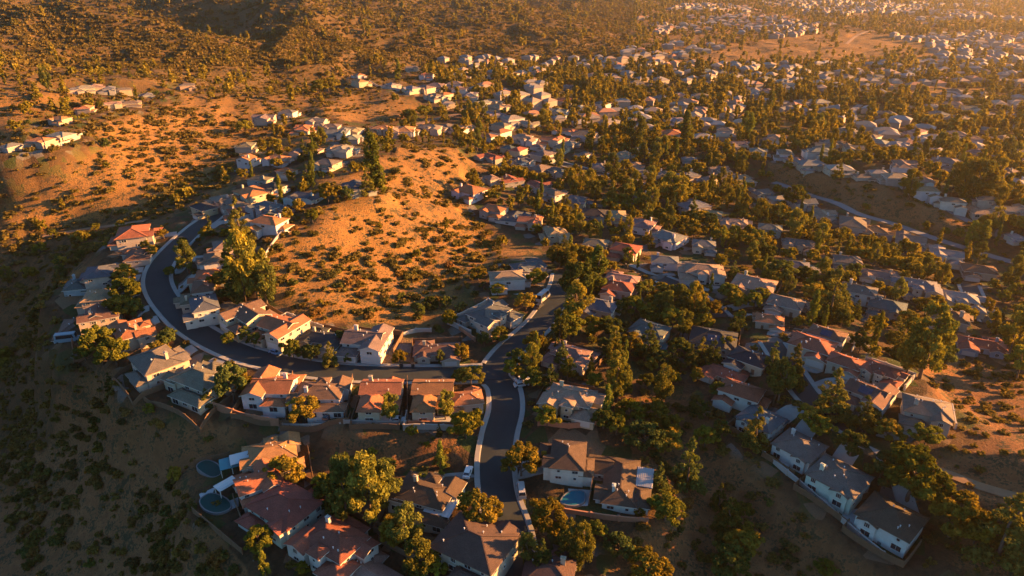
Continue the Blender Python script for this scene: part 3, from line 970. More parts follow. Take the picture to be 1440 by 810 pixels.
def type_parts(t, mir):
    key = (t, mir)
    if key in _PARTS:
        return _PARTS[key]
    W = [(-cx if mir else cx, cy, a, b, e, k) for cx, cy, a, b, e, k in TYPES[t]]
    wb = MB()
    for k, w in enumerate(W):
        wall_bits(w, k, wb)
    wall = wb.mesh('wall', ['stucco'])
    roofs = [roof_bits(w, k).mesh('roof', ['roof', 'trim' if len(t) % 2 else 'brown_trim']) for k, w in enumerate(W)]
    allr = MB()
    for k, w in enumerate(W):
        b = roof_bits(w, k)
        n = len(allr.v)
        allr.v += b.v; allr.f += [tuple(i + n for i in f) for f in b.f]; allr.m += b.m
    one = allr.mesh('roof', ['roof', 'trim'])
    # openings: (kind, x, y, z, rotation of the outward normal from -y, normal)
    ops = []

    def free(x, y, z, me_):
        for j, (cx, cy, a, b, e, k) in enumerate(W):
            if j != me_ and abs(x - cx) < a / 2 + .5 and abs(y - cy) < b / 2 + .5 and z < e + .9:
                return False
        return True
    gar = 1 if t not in ('narrow',) else 2
    for j, (cx, cy, a, b, e, k) in enumerate(W):
        g = .004 * j
        for sx, sy, rot, L, D in ((0, -1, 0, a, b), (1, 0, 90, b, a), (0, 1, 180, a, b), (-1, 0, 270, b, a)):
            floors = [1.35, 4.05] if e > 4.5 else [1.35]
            if t == 'tall' and j == 0:
                floors = [1.35, 3.9, 5.9]
            for fi, z in enumerate(floors):
                if j == gar and sy == -1 and fi == 0 and t not in ('tall',):
                    x, y = cx, cy - b / 2 + g
                    ops.append(('garage', x, y - .03, 1.12, rot, (sx, sy)))
                    continue
                n = max(1, int((L - 1.2) / 3.3))
                for i in range(n):
                    u = (i - (n - 1) / 2) * (L / n)
                    x = cx + sx * (D / 2 - g) + (u if sy else 0)
                    y = cy + sy * (D / 2 - g) + (u if sx else 0)
                    if not free(x + sx * .6 + (.9 if sy else 0), y + sy * .6 + (.9 if sx else 0), z, j) or not free(x + sx * .6 - (.9 if sy else 0), y + sy * .6 - (.9 if sx else 0), z, j):
                        continue
                    kd = ('slider' if (sy == 1 and fi == 0 and i % 2 == 0) else ('wide', 'small', 'wide', 'arch')[(i + fi + j) % 4])
                    if sy == -1 and fi == 0 and j == 0 and not any(q[0] == 'door' for q in ops):
                        ops.append(('door', x + sx * .03, y + sy * .03, 1.05, rot, (sx, sy)))
                        continue
                    ops.append((kd, x + sx * .02, y + sy * .02, z - (.25 if kd == 'slider' else 0), rot, (sx, sy)))
    _PARTS[key] = (W, wall, roofs, one, ops)
    return _PARTS[key]


HOUSES = []   # root, px, py, x, y, z, label reference, radius


def local_roof_z(w, x, y):
    cx, cy, a, b, e, k = w
    A, B = a / 2, b / 2
    dx, dy = A - abs(x - cx), B - abs(y - cy)
    return e + PITCH_T * (min(dx, dy) if k == 'hip' else (dx if k == 'gy' else dy))


def build_house(name, px, py, x, y, z, yaw, t, sc, roofc, wallc, detail, rnd):
    mir = rnd.random() < .5 if detail < 2 else (hash((px, py)) % 2 == 0)
    W, wall, roofs, one, ops = type_parts(t, mir)
    root = bpy.data.objects.new(name, None)
    COL.objects.link(root)
    root.location = (x, y, z + .12)
    yaw = R(yaw)
    root.rotation_euler = (0, 0, yaw)
    sc *= .9
    root.scale = (sc, sc, sc * (.9 if py > 395 else .8))
    rc = [min(1, c * (.9 + .2 * rnd.random())) for c in ROOF[roofc]]
    wc = [c * (.92 + .16 * rnd.random()) for c in WALL[wallc]]
    link('wall', wall, root, color=wc)
    if detail == 0:
        link('roof', one, root, color=rc)
        return root
    ro = []
    for rm in roofs:
        k = .9 + .2 * rnd.random()
        ro.append(link('roof', rm, root, color=[min(1, c * k) for c in rc]))
    cy_, sy_ = math.cos(yaw), math.sin(yaw)
    tocam = Vector((-x, -y)).normalized()
    cnt = 0
    for kd, ox, oy, oz, rot, (nx, ny) in ops:
        nw = Vector((nx * cy_ - ny * sy_, nx * sy_ + ny * cy_))
        if nw.dot(tocam) < -.15 and kd != 'garage':
            continue
        if detail == 1 and (kd not in ('wide', 'garage', 'slider') or cnt > 5):
            continue
        cnt += 1
        if kd == 'garage':
            link('garage_door', GARAGE, root, (ox, oy, oz), R(rot))
        elif kd == 'door':
            link('door', DOOR, root, (ox, oy, oz), R(rot))
        else:
            f = link('window', WIN[kd][0], root, (ox, oy, oz), R(rot))
            link('pane', WIN[kd][1], f)
    w0 = W[0]
    if detail >= 1:
        u, v = rnd.choice([-.28, .3]) * w0[2], rnd.choice([-.2, .24]) * w0[3]
        if rnd.random() < .4:
            link('chimney', CHIM, ro[0], (w0[0] + u, w0[1] + v, local_roof_z(w0, w0[0] + u, w0[1] + v) + .7), color=wc)
    if detail == 2:
        for _ in range(rnd.randint(3, 5)):
            u, v = rnd.uniform(-.38, .38) * w0[2], rnd.uniform(-.38, .38) * w0[3]
            link('roof_vent', VENT, ro[0], (w0[0] + u, w0[1] + v, local_roof_z(w0, w0[0] + u, w0[1] + v)))
        if rnd.random() < .09:
            slope = math.atan(PITCH_T)
            p = link('solar_panel', PANEL, ro[0], (w0[0], w0[1] - w0[3] * .27, local_roof_z(w0, w0[0], w0[1] - w0[3] * .27) + .02))
            p.rotation_euler = (slope if w0[5] != 'gy' else 0, 0, 0)
    return root


rnd = random.Random(5)
BYL = {}
for i, (px, py, yaw, t, sc, rf, wl, lab) in enumerate(NEAR):
    root = build_house('house', px, py, hx[i], hy[i], hz[i], yaw, t, sc, rf, wl, 2 if py > 395 else 1, rnd)
    tag(root, lab, 'house', 'houses of the hillside suburb')
    HOUSES.append((root, px, py, hx[i], hy[i], hz[i], lab, 9.5 * sc))
    BYL[(px, py)] = root


def zone(px, py):
    if py < 90 and px >= 880: return 'the hazy far valley'
    if py < 95: return 'the foot of the far hills'
    if px < 325 and py < 160: return 'the left hilltop'
    if px < 130 and py < 215: return 'the lower left hilltop cluster'
    if px < 340 and py < 300: return 'the sunny left hillside'
    if inpoly(np.array([px]), np.array([py]), MIDHILL)[0]: return 'the golden hill inside the loop'
    if px < 560 and 195 < py < 300: return 'the ridge behind the golden hill'
    if px < 235 and py < 530: return 'the outer left bend'
    if px < 360 and py > 520: return 'the shaded lower left slope'
    if py > 520 and px < 690: return 'the ground below the curving street'
    if py > 540 and px < 1010: return 'the ravine right of the road'
    if px > 1262 and py > 490: return 'the dry right slope'
    if px >= 980 and py > 430: return 'the ridge street at right'
    if px < 690 and py > 300: return 'the inside of the curving street'
    if py >= 335 and px < 1000: return 'the middle right of the road'
    if py >= 335: return 'the right neighbourhood'
    if px < 770 and py < 200: return 'the spur behind the golden hill'
    if px < 800: return 'the valley beside the golden hill'
    if px < 1060 and py > 215: return 'the valley middle'
    if px < 1060: return 'the far valley middle'
    if inpoly(np.array([px]), np.array([py]), GULLY)[0]: return 'the bare right gully bank'
    if py > 225: return 'the terrace at right'
    return 'the far right valley'


def number_labels(items, look, per=9, lead='in', mark=''):
    """items: (object, px, py). One label per object: its look and its place in rows counted upwards, each from the left."""
    zs = {}
    for it in items:
        zs.setdefault(zone(it[1], it[2]), []).append(it)
    for zn, L in zs.items():
        L.sort(key=lambda q: -q[2])
        nrow = max(1, math.ceil(len(L) / per))
        for r in range(nrow):
            row = sorted(L[r * len(L) // nrow:(r + 1) * len(L) // nrow], key=lambda q: q[1])
            for c, (o, px, py) in enumerate(row):
                if nrow > 20:
                    raise ValueError('rows')
                where = f'{ORD[r]} {mark}row up, {zn}' if nrow > 1 else zn
                o['label'] = f'{look(o)}, {ORD[c]} from left in {where}'


far_items = []
LOOK = {}
for j, (px, py, yaw, cd) in enumerate(MID):
    i = len(NEAR) + j
    detail = 1 if py > 225 else 0
    if yaw == 0:
        yaw = float(vnoise(np.array([hx[i] / 90]), np.array([hy[i] / 90]), 4)[0]) * 70 - 15 + rnd.choice([0, 0, 90, -90, 180]) + rnd.uniform(-8, 8)
    t = 'villa' if cd == 'S' else rnd.choice(['hip2', 'ranch', 'square', 'villa', 'box', 'small', 'cross'])
    sc = rnd.uniform(.8, 1.0) if py > 200 else rnd.uniform(.72, .85) if px < 330 else rnd.uniform(.9, 1.1)
    rf = CODE[cd]
    wl = rnd.choice(['white', 'cream', 'cream', 'white', 'grey'])
    if px < 330:
        wl = rnd.choice(['tan', 'cream', 'grey'])
    root = build_house('house', px, py, hx[i], hy[i], hz[i], yaw, t, sc, rf, wl, detail, rnd)
    tag(root, 'house', 'house', 'houses of the hillside suburb')
    LOOK[root.name] = f'{ROOFWORD[rf]}-roofed house'.replace('dark brown', 'dark')
    far_items.append((root, px, py))
    HOUSES.append((root, px, py, hx[i], hy[i], hz[i], None, 9.5 * sc))
number_labels(far_items, lambda o: LOOK[o.name], 8, mark='house ')

# the far town: countless roofs in the haze
def far_town():
    g = np.random.default_rng(3)
    n = 60000
    a = g.uniform(R(-14), R(42), n); r = np.sqrt(g.uniform(330 ** 2, 3200 ** 2, n))
    x, y = r * np.sin(a), r * np.cos(a)
    z = gz(x, y)
    px, py = project(x, y, z)
    P = [(880, 34), (960, 8), (1010, -50), (1700, -60), (1700, 92), (1220, 92), (1210, 60), (1050, 60), (960, 84), (880, 84)]
    d = vnoise(x / 160, y / 160, 61) + .5 * vnoise(x / 60, y / 60, 62)
    ok = inpoly(px, py, P) & (d > .0)
    for B in BARE:
        ok &= ~inpoly(px, py, B)
    ok |= inpoly(px, py, [(620, 84), (880, 84), (980, 92), (1240, 95), (880, 100), (620, 96)]) & (g.random(n) < .8)
    global FARH
    FARH = []
    cells, mb = set(), MB()
    hxa, hya = np.array([h[3] for h in HOUSES]), np.array([h[4] for h in HOUSES])
    inval = inpoly(px, py, SUBURB) & (py < 262) & (py > 92) & ~inpoly(px, py, GULLY)
    for B in BARE:
        inval &= ~inpoly(px, py, B)
    ok |= inval & (vnoise(x / 70, y / 70, 66) > .0)
    rx, ry = _AL[:, 0], _AL[:, 1]
    cnt = 0
    I = np.flatnonzero(ok)
    dmin = np.full(len(x), 99.0)
    for q in range(0, len(I), 4000):
        J = I[q:q + 4000]
        dmin[J] = np.minimum(np.hypot(hxa[None] - x[J, None], hya[None] - y[J, None]).min(1) / 19, np.hypot(rx[None, ::4] - x[J, None], ry[None, ::4] - y[J, None]).min(1) / 12)
    for i in I:
        k = (int(x[i] // 24), int(y[i] // 21))
        if k in cells:
            continue
        if dmin[i] < 1:
            continue
        if any(math.hypot(q[0] - x[i], q[1] - y[i]) < 20 for q in FARH[-400:]):
            continue
        cells.add(k)
        FARH.append((x[i], y[i], px[i], py[i]))
        yaw = float(vnoise(np.array([x[i] / 200]), np.array([y[i] / 200]), 4)[0]) * 1.5 + (1.57 if g.random() < .4 else 0)
        w, dp, e = g.uniform(9, 15), g.uniform(8, 11), g.uniform(3, 5.5)
        c, s = math.cos(yaw), math.sin(yaw)
        def T(u, v, h): return (x[i] + u * c - v * s, y[i] + u * s + v * c, z[i] + h)
        q = [(-w / 2, -dp / 2), (w / 2, -dp / 2), (w / 2, dp / 2), (-w / 2, dp / 2)]
        m_ = int(g.choice([1, 1, 1, 2, 3, 3, 4]))
        mb.hexa([T(u, v, -3) for u, v in q], [T(u, v, e) for u, v in q], 0)
        E = [T(u * 1.08, v * 1.1, e) for u, v in q]
        r0, r1 = T(-w / 2 + dp / 2, 0, e + dp * .24), T(w / 2 - dp / 2, 0, e + dp * .24)
        mb.face([E[0], E[1], r1, r0], m_); mb.face([E[1], E[2], r1], m_); mb.face([E[2], E[3], r0, r1], m_); mb.face([E[3], E[0], r0], m_)
        cnt += 1
    simple('far_wall', (.26, .22, .18)); simple('far_grey', (.17, .155, .14)); simple('far_pale', (.22, .205, .19)); simple('far_tan', (.27, .19, .13)); simple('far_red', (.28, .14, .08))
    o = link('far_houses', mb.mesh('far_houses', ['far_wall', 'far_grey', 'far_pale', 'far_tan', 'far_red']))
    tag(o, 'countless small roofs of the far town in the haze', 'houses', kind='stuff')
    print('far houses', cnt)


far_town()
# ------------------------------------------------------------------ trees and shrubs
def leaf_mesh(name, clumps, n, size, rng, hang=0.0, out=.75):
    """CLUMPS: (x, y, z, rx, rz). N leaf faces spread over the clumps, denser at their skin."""
    C = np.array(clumps, float)
    wgt = C[:, 3] ** 2
    k = rng.choice(len(C), n, p=wgt / wgt.sum())
    v = rng.normal(size=(n, 3)); v /= np.linalg.norm(v, axis=1)[:, None]
    r = rng.random(n) ** .38
    P = C[k, :3] + v * np.stack([C[k, 3], C[k, 3], C[k, 4]], 1) * r[:, None]
    nrm = v * out + rng.normal(size=(n, 3)) * .55 + np.array([0, 0, .25])
    nrm /= np.linalg.norm(nrm, axis=1)[:, None]
    a = np.cross(nrm, rng.normal(size=(n, 3)))
    a /= np.linalg.norm(a, axis=1)[:, None] + 1e-9
    b = np.cross(nrm, a)
    if hang:
        b = b * (1 - hang) + np.array([0, 0, -hang]); 
    s = size * (.6 + .8 * rng.random(n))[:, None]
    V = np.stack([P - a * s * .5, P + b * s * .62, P + a * s * .5, P - b * s * .62], 1).reshape(-1, 3)
    tint = np.clip(rng.random(len(C))[k] * .55 + rng.random(n) * .45, 0, 1)
    return V, np.repeat(tint, 4)


def quad_mesh(name, V, tint, matname='leaves'):
    me = bpy.data.meshes.new(name)
    nq = len(V) // 4
    me.vertices.add(len(V)); me.vertices.foreach_set('co', V.reshape(-1).astype(np.float32))
    me.loops.add(len(V)); me.loops.foreach_set('vertex_index', np.arange(len(V), dtype=np.int32))
    me.polygons.add(nq); me.polygons.foreach_set('loop_start', (np.arange(nq) * 4).astype(np.int32))
    me.update(calc_edges=True)
    at = me.attributes.new('tint', 'FLOAT', 'POINT'); at.data.foreach_set('value', tint.astype(np.float32))
    me.materials.append(M[matname])
    return me


def crown_clumps(kind, rng):
    """Clumps for a tree of height 1 (radius given as a share of the height)."""
    L = []
    if kind == 'round':
        sq = rng.uniform(.8, 1.2); off = rng.normal(size=2) * .05
        for i in range(46):
            a = rng.random() * 6.28; u = rng.uniform(-.6, 1)
            q = math.sqrt(max(0, 1 - u * u)) * rng.uniform(.45, 1.12) * (1 + .22 * math.sin(2 * a + 5 * sq))
            k = rng.uniform(.06, .135)
            L.append((.40 * q * math.cos(a) * sq + off[0] * u, .40 * q * math.sin(a) + off[1] * u, .56 + .36 * u * rng.uniform(.7, 1.1), k, k * .75))
    elif kind == 'spread':
        for i in range(40):
            a = rng.random() * 6.28; q = math.sqrt(rng.random()) * .58
            k = rng.uniform(.08, .15)
            L.append((q * math.cos(a), q * math.sin(a), .70 + .24 * (1 - (q / .58) ** 2) * rng.uniform(.2, 1.1) - .22 * rng.random() * (q / .58), k, k * .7))
        L.append((.1, 0, .62, .2, .14))
    elif kind == 'tall':
        for i in range(42):
            u = rng.random(); a = rng.random() * 6.28
            rad = .20 * math.sin(math.pi * (.12 + .8 * u)) ** .8
            q = rng.uniform(.35, 1.1) * rad
            k = rng.uniform(.045, .085)
            L.append((q * math.cos(a) + .03 * math.sin(u * 9), q * math.sin(a), .2 + .76 * u, k, k * 1.25))
    elif kind == 'narrow':
        for i in range(40):
            u = i / 39; a = rng.random() * 6.28
            rad = .085 * min(1, (1 - u) * 2.2 + .12) * min(1, .5 + u * 3)
            q = rng.uniform(.2, 1) * rad
            k = rng.uniform(.03, .05)
            L.append((q * math.cos(a), q * math.sin(a), .08 + .89 * u, k, k * 1.7))
    elif kind == 'conifer':
        for i in range(64):
            u = rng.random() ** 1.25; a = rng.random() * 6.28
            rad = .245 * (1 - u) ** .85 + .015
            q = rad * rng.uniform(.35, 1.08)
            k = .03 + .06 * (1 - u)
            L.append((q * math.cos(a), q * math.sin(a), .12 + .84 * u - .10 * q, k, k * .62))
        L.append((0, 0, .95, .03, .05))
    elif kind == 'bush':
        for i in range(15):
            a = rng.random() * 6.28; q = math.sqrt(rng.random()) * .62
            k = rng.uniform(.2, .34)
            L.append((q * math.cos(a), q * math.sin(a), .42 + .3 * (1 - q) * rng.random(), k, k * rng.uniform(.7, 1.05)))
    return L


def trunk_mesh(kind, rng, clumps):
    mb = MB()
    top = dict(round=.55, spread=.55, tall=.9, narrow=.9, conifer=.95)[kind]
    r0 = dict(round=.03, spread=.034, tall=.019, narrow=.014, conifer=.019)[kind]
    ws = rng.normal(size=(6, 2)) * .008
    pts = [(ws[i, 0] * i, ws[i, 1] * i, -.05 + (top + .05) * i / 5) for i in range(6)]
    mb.tube(pts, [r0 * (1.35 if i == 0 else 1) * (1 - .8 * i / 5) for i in range(6)], 8)
    for c in sorted(clumps, key=lambda c: -c[3])[:(9 if kind in ('round', 'spread') else 7)]:
        h = max(.12, c[2] - (.22 if kind in ('round', 'spread') else .1))
        h = min(h, top * .9)
        mb.tube([(0, 0, h), (c[0] * .5, c[1] * .5, (h + c[2]) / 2 + .03), (c[0], c[1], c[2])], [r0 * .45, r0 * .3, r0 * .1], 5)
    return mb.mesh('trunk', ['bark'], True)


TREES = {}
_LEAF = dict(round=(6000, .047), spread=(6000, .047), tall=(5200, .033), narrow=(3600, .022), conifer=(5600, .030))
for kind, (n, s) in _LEAF.items():
    for v in range(4):
        rng = np.random.default_rng(100 * v + len(kind))
        cl = crown_clumps(kind, rng)
        V, t = leaf_mesh('crown', cl, n, s, rng, hang=.5 if kind == 'tall' else (.25 if kind == 'conifer' else 0))
        TREES[kind, v] = (quad_mesh('crown', V, t), trunk_mesh(kind, rng, cl))
BUSH = []
for v in range(6):
    rng = np.random.default_rng(900 + v)
    V, t = leaf_mesh('shrub', crown_clumps('bush', rng), 620, .17, rng)
    BUSH.append(quad_mesh('shrub', V, t))
LOW = {}
for kind in ('round', 'spread', 'tall', 'narrow', 'conifer', 'bush'):
    for v in range(3):
        rng = np.random.default_rng(500 + 10 * v + len(kind))
        V, t = leaf_mesh('x', crown_clumps(kind, rng), dict(bush=60).get(kind, 230), dict(round=.19, spread=.19, tall=.12, narrow=.085, conifer=.11, bush=.42)[kind], rng)
        LOW[kind, v] = (V, t)

GREEN = dict(round=[(.100, .102, .020), (.130, .118, .020), (.062, .074, .022), (.150, .112, .022), (.050, .064, .024)],
             spread=[(.085, .090, .022), (.110, .100, .022)],
             tall=[(.110, .106, .026), (.140, .120, .024), (.080, .088, .028)],
             narrow=[(.085, .100, .022), (.110, .115, .022)],
             conifer=[(.058, .070, .024), (.085, .082, .024)])
SHRUBCOL = [(.11, .095, .030), (.085, .080, .030), (.14, .105, .035), (.065, .066, .026), (.16, .11, .04)]
NAMES = dict(round='broadleaf_tree', spread='spreading_tree', tall='eucalyptus_tree', narrow='cypress_tree', conifer='conifer_tree')
CATS = dict(round='tree', spread='tree', tall='eucalyptus', narrow='cypress', conifer='conifer')
TLOOK = dict(round='round leafy tree', spread='spreading leafy tree', tall='tall loose eucalyptus', narrow='narrow upright cypress', conifer='dark pointed conifer')

# px, py of the foot, py of the top, kind, width factor
HAND = [
 (430,603,553,'round',1.25),(404,690,640,'round',1.1),(452,694,664,'round',1),(488,738,646,'tall',.95),(522,742,640,'tall',.9),(544,722,652,'tall',1.0),(508,696,640,'tall',1.0),
 (472,725,668,'round',1),(370,800,738,'round',1),(430,822,788,'round',1),(592,818,762,'tall',1.4),(572,778,716,'tall',1.3),(556,770,722,'round',1),(615,815,778,'round',1),
 (674,742,686,'round',1.1),(733,676,626,'round',1.25),(770,750,702,'round',1.2),(742,800,752,'tall',1),(762,812,758,'conifer',.9),(800,790,728,'conifer',1),(820,800,740,'tall',1),
 (848,616,572,'round',1.1),(866,622,580,'round',1),(965,694,616,'conifer',.95),(925,700,650,'conifer',1),(932,760,692,'round',1.2),(898,745,712,'round',1),(893,720,690,'round',.8),
 (655,628,572,'round',1),(640,612,585,'round',.9),(627,600,550,'tall',1.1),(549,604,554,'tall',1.2),(662,546,514,'spread',1.2),(645,540,516,'round',1),
 (150,544,456,'round',1.1),(172,550,470,'round',1.1),(131,552,480,'round',1.1),(163,570,524,'conifer',1),(62,462,416,'conifer',1.2),(217,608,566,'round',1.0),(331,586,506,'round',.8),(296,590,546,'conifer',1.2),
 (345,560,520,'round',.9),(237,490,458,'round',1),
 (413,508,474,'round',1),(437,512,480,'round',1),(466,516,480,'conifer',1.1),(491,512,494,'round',1),(478,488,462,'round',1),(322,488,464,'round',1),(358,492,466,'round',1),(345,480,455,'round',.9),(562,520,490,'round',.9),(650,512,480,'round',.9),(620,515,492,'tall',1),
 (178,424,386,'round',1),(190,420,392,'round',1),(178,404,368,'round',1.1),(172,442,408,'round',1.1),(114,346,322,'round',1),(186,440,416,'round',1),(231,338,320,'round',1.1),(258,348,332,'round',1.1),(256,378,352,'conifer',.9),(239,390,372,'round',1),(215,362,342,'round',1),
 (152,360,340,'round',1.1),(205,352,335,'round',1),
 (345,424,312,'tall',.95),(328,420,350,'conifer',1.1),(362,420,340,'tall',.95),(340,345,276,'conifer',.9),(316,405,372,'round',1.1),(300,410,384,'round',1),(375,425,372,'tall',1.1),(350,380,318,'conifer',1.1),
 (528,282,186,'narrow',1.5),(518,286,238,'conifer',1.1),(538,284,236,'narrow',1.8),(462,292,250,'round',1),(487,290,258,'round',1.1),(440,318,290,'round',1),(420,300,275,'round',1),
 (810,430,360,'round',.95),(812,462,400,'tall',1.3),(800,484,436,'round',1),(838,412,352,'narrow',2),(825,400,365,'narrow',1.4),
 (748,500,462,'round',1.0),(730,522,486,'round',1.0),(720,534,502,'round',1),(704,484,456,'round',1.1),(681,490,464,'round',.9),(652,500,484,'round',1),(740,440,406,'round',1.1),(753,404,374,'round',1.3),
 (673,402,372,'round',1.2),(606,436,414,'round',1.1),(628,436,414,'round',1),(632,462,434,'round',1.1),(618,472,456,'round',1),(590,445,425,'round',1),(782,500,476,'conifer',1.2),(790,520,480,'conifer',1),
 (700,420,396,'round',1.2),
 (1166,452,374,'conifer',1.2),(1180,440,398,'conifer',1.2),(1290,548,430,'tall',1.05),(1272,540,462,'tall',1.0),(1310,520,470,'round',1.1),(1418,505,440,'tall',1.1),(1430,540,480,'round',1),
 (1280,704,620,'round',1),(1340,750,684,'round',1.0),(1398,800,696,'conifer',1.3),(1370,770,720,'round',1),(1057,644,572,'conifer',1.0),(1098,560,512,'round',1.1),(1130,604,566,'round',1.2),(1166,586,518,'conifer',1.3),(1150,622,582,'round',1.1),
 (1195,650,602,'round',1.1),(1240,668,632,'round',1.2),(1210,606,556,'conifer',1.2),(1222,600,570,'round',1),(1112,548,484,'conifer',1),(1085,525,480,'conifer',1),(1250,620,588,'round',1.3),(1300,632,592,'round',1.3),(1326,600,575,'round',.9),(1180,690,655,'round',.1),
 (910,510,454,'conifer',1.2),(985,514,474,'conifer',1.2),(1000,520,476,'conifer',1.2),(970,524,484,'conifer',1.1),(945,525,488,'conifer',1),(1020,500,468,'round',1),(1060,440,408,'round',1.1),(1070,430,402,'round',1.2),
 (905,420,394,'spread',1.2),(890,452,412,'round',1.2),(870,448,420,'round',1.1),(935,425,396,'round',1.1),(1000,450,420,'round',1.2),(985,440,408,'round',1.2),(960,420,398,'round',1),(1035,470,440,'round',1),(930,440,410,'round',1.2),(860,480,440,'round',1.2),(885,500,462,'round',1.1),(835,475,440,'round',1.2),
 (1361,352,314,'narrow',2),(1378,354,314,'narrow',2),(1276,288,238,'tall',1.3),(1268,280,245,'round',1),(1352,276,222,'tall',1.3),(1372,284,226,'tall',1.5),(1388,288,240,'tall',1.3),(1400,300,262,'tall',1.2),(1340,268,228,'tall',1.2),
 (962,212,160,'narrow',1.9),(890,218,156,'tall',1.2),(940,292,242,'tall',1.2),(956,296,248,'tall',1.2),(945,250,228,'round',1),(1013,350,318,'round',1),(1065,348,318,'round',1),(1032,372,348,'round',1.1),(975,340,310,'round',1.1),(995,325,295,'round',1),(930,320,288,'round',1),(1115,300,255,'round',.9),
 (1015,290,252,'conifer',1.1),(820,270,240,'tall',1.2),(815,330,300,'tall',1.2),(840,330,308,'round',1),(868,268,240,'round',1),(885,285,252,'tall',1.1),(1230,360,332,'round',1.1),(1160,395,372,'conifer',1.2),(1185,400,372,'conifer',1.1),(1200,395,365,'round',1),(1270,418,395,'conifer',1),
 (1080,372,340,'round',1.1),(1095,400,360,'round',1.2),(1130,400,370,'round',1.1),(1350,455,425,'round',1.2),(1385,445,415,'round',1),(1330,475,448,'round',1),(1300,448,415,'round',1),(1430,420,395,'round',1.2),(1410,430,405,'round',1),
 (1045,195,160,'narrow',1.9),(1052,198,162,'narrow',1.9),(1090,182,150,'conifer',1.2),(1168,182,148,'round',1.1),(1150,190,160,'tall',1.2),(1080,165,130,'narrow',1.9),(1175,265,222,'conifer',.9),(905,230,200,'tall',1.2),(860,260,215,'tall',1),
 (95,218,200,'round',1),(160,118,95,'conifer',1),(208,122,97,'conifer',1.2),(186,122,96,'conifer',1),(55,115,95,'conifer',1),(265,165,150,'round',1.3),(248,162,146,'round',1.2),(240,145,125,'round',1),(150,215,190,'round',.7),
 (345,195,165,'round',1.2),(395,195,172,'round',1),(450,135,108,'round',1.3),(462,130,105,'round',1.2),(560,110,85,'narrow',1.5),(440,220,195,'round',1),(485,205,185,'conifer',1.3),(520,205,180,'conifer',1.2),(545,215,190,'round',1.2),(575,175,150,'round',1.3),(595,165,145,'round',1.3),
 (905,640,590,'round',1.2),(940,640,600,'round',1.2),(885,600,560,'round',1.2),(920,600,560,'round',1.1),(990,640,595,'round',1),(980,600,560,'round',1.2),(1010,570,535,'round',1),(1010,715,680,'conifer',1),(1020,760,700,'conifer',1.1),(1040,790,740,'round',1.1),(870,790,750,'round',1.1),(840,760,730,'round',1.0),
 (1030,830,770,'round',1.2),(910,820,770,'round',1.2),(600,640,620,'round',1),(620,655,625,'conifer',1.1),(590,690,665,'round',1),(250,690,655,'round',.9),
 (30,218,206,'round',1.2),(104,172,160,'round',1.2),(140,152,140,'round',1.2),(118,196,184,'round',1.2),(70,192,178,'round',1.1),(170,140,128,'round',1.2),(200,146,134,'round',1.2),(40,180,166,'round',1.2),(12,190,176,'round',1.1),(222,140,126,'round',1.2),(95,148,134,'round',1.2),(20,160,146,'round',1.2),(230,128,108,'conifer',1),(145,116,96,'narrow',1.4),
 (225,502,476,'round',1.1),(118,474,446,'round',1.1),(100,442,414,'round',1.1),(84,424,396,'conifer',1.1),(88,484,455,'round',1.2),(70,505,470,'round',1.1),(108,532,505,'round',1.1),(160,402,380,'round',1.1),(118,374,350,'round',1.2),(90,384,357,'round',1.2),(60,364,338,'round',1.2),(75,342,320,'round',1.1),(135,330,312,'round',1.1),(45,400,372,'round',1.1),(205,545,515,'round',1.1),(250,575,548,'round',1.1),(270,590,560,'tall',1.1),
]


def tree_height(px, pyb, pyt):
    gx, gy, _ = ground_hits([(px, pyb)])
    x, y = float(gx[0]), float(gy[0])
    z = float(gz(np.array([x]), np.array([y]))[0])
    lo, hi = .3, 60.0
    for _ in range(30):
        m_ = (lo + hi) / 2
        if project(x, y, z + m_)[1] > pyt:
            lo = m_
        else:
            hi = m_
    return x, y, z, hi


trnd = random.Random(21)
TREE_OBJ = []      # root, kind, px, py, x, y, h


def plant(kind, x, y, z, h, wf, px, py):
    v = trnd.randrange(4)
    crown, trunk = TREES[kind, v]
    root = bpy.data.objects.new(NAMES[kind], None)
    COL.objects.link(root)
    root.location = (x, y, z - .05)
    root.rotation_euler = (0, 0, trnd.random() * 6.28)
    root.scale = (h * wf, h * wf, h)
    link('trunk', trunk, root)
    c = trnd.choice(GREEN[kind]); k = trnd.uniform(.75, 1.55)
    link('crown', crown, root, color=[c[0] * k, c[1] * k * 1.07, c[2] * k])
    tag(root, None, CATS[kind], 'trees among the houses')
    TREE_OBJ.append((root, kind, px, py, x, y, h))


for px, pb, pt, kind, wf in HAND:
    if wf < .3:
        continue
    k_ = dict(round=.72, spread=.72, tall=.86, narrow=.92, conifer=.86)[kind]
    x, y, z, h = tree_height(px, pb - (pb - pt) * (.16 if k_ < .8 else .06), pt)
    h = min(h * (k_ + .17), 26)
    plant(kind, x, y, z, h, wf, px, (pb + pt) / 2)

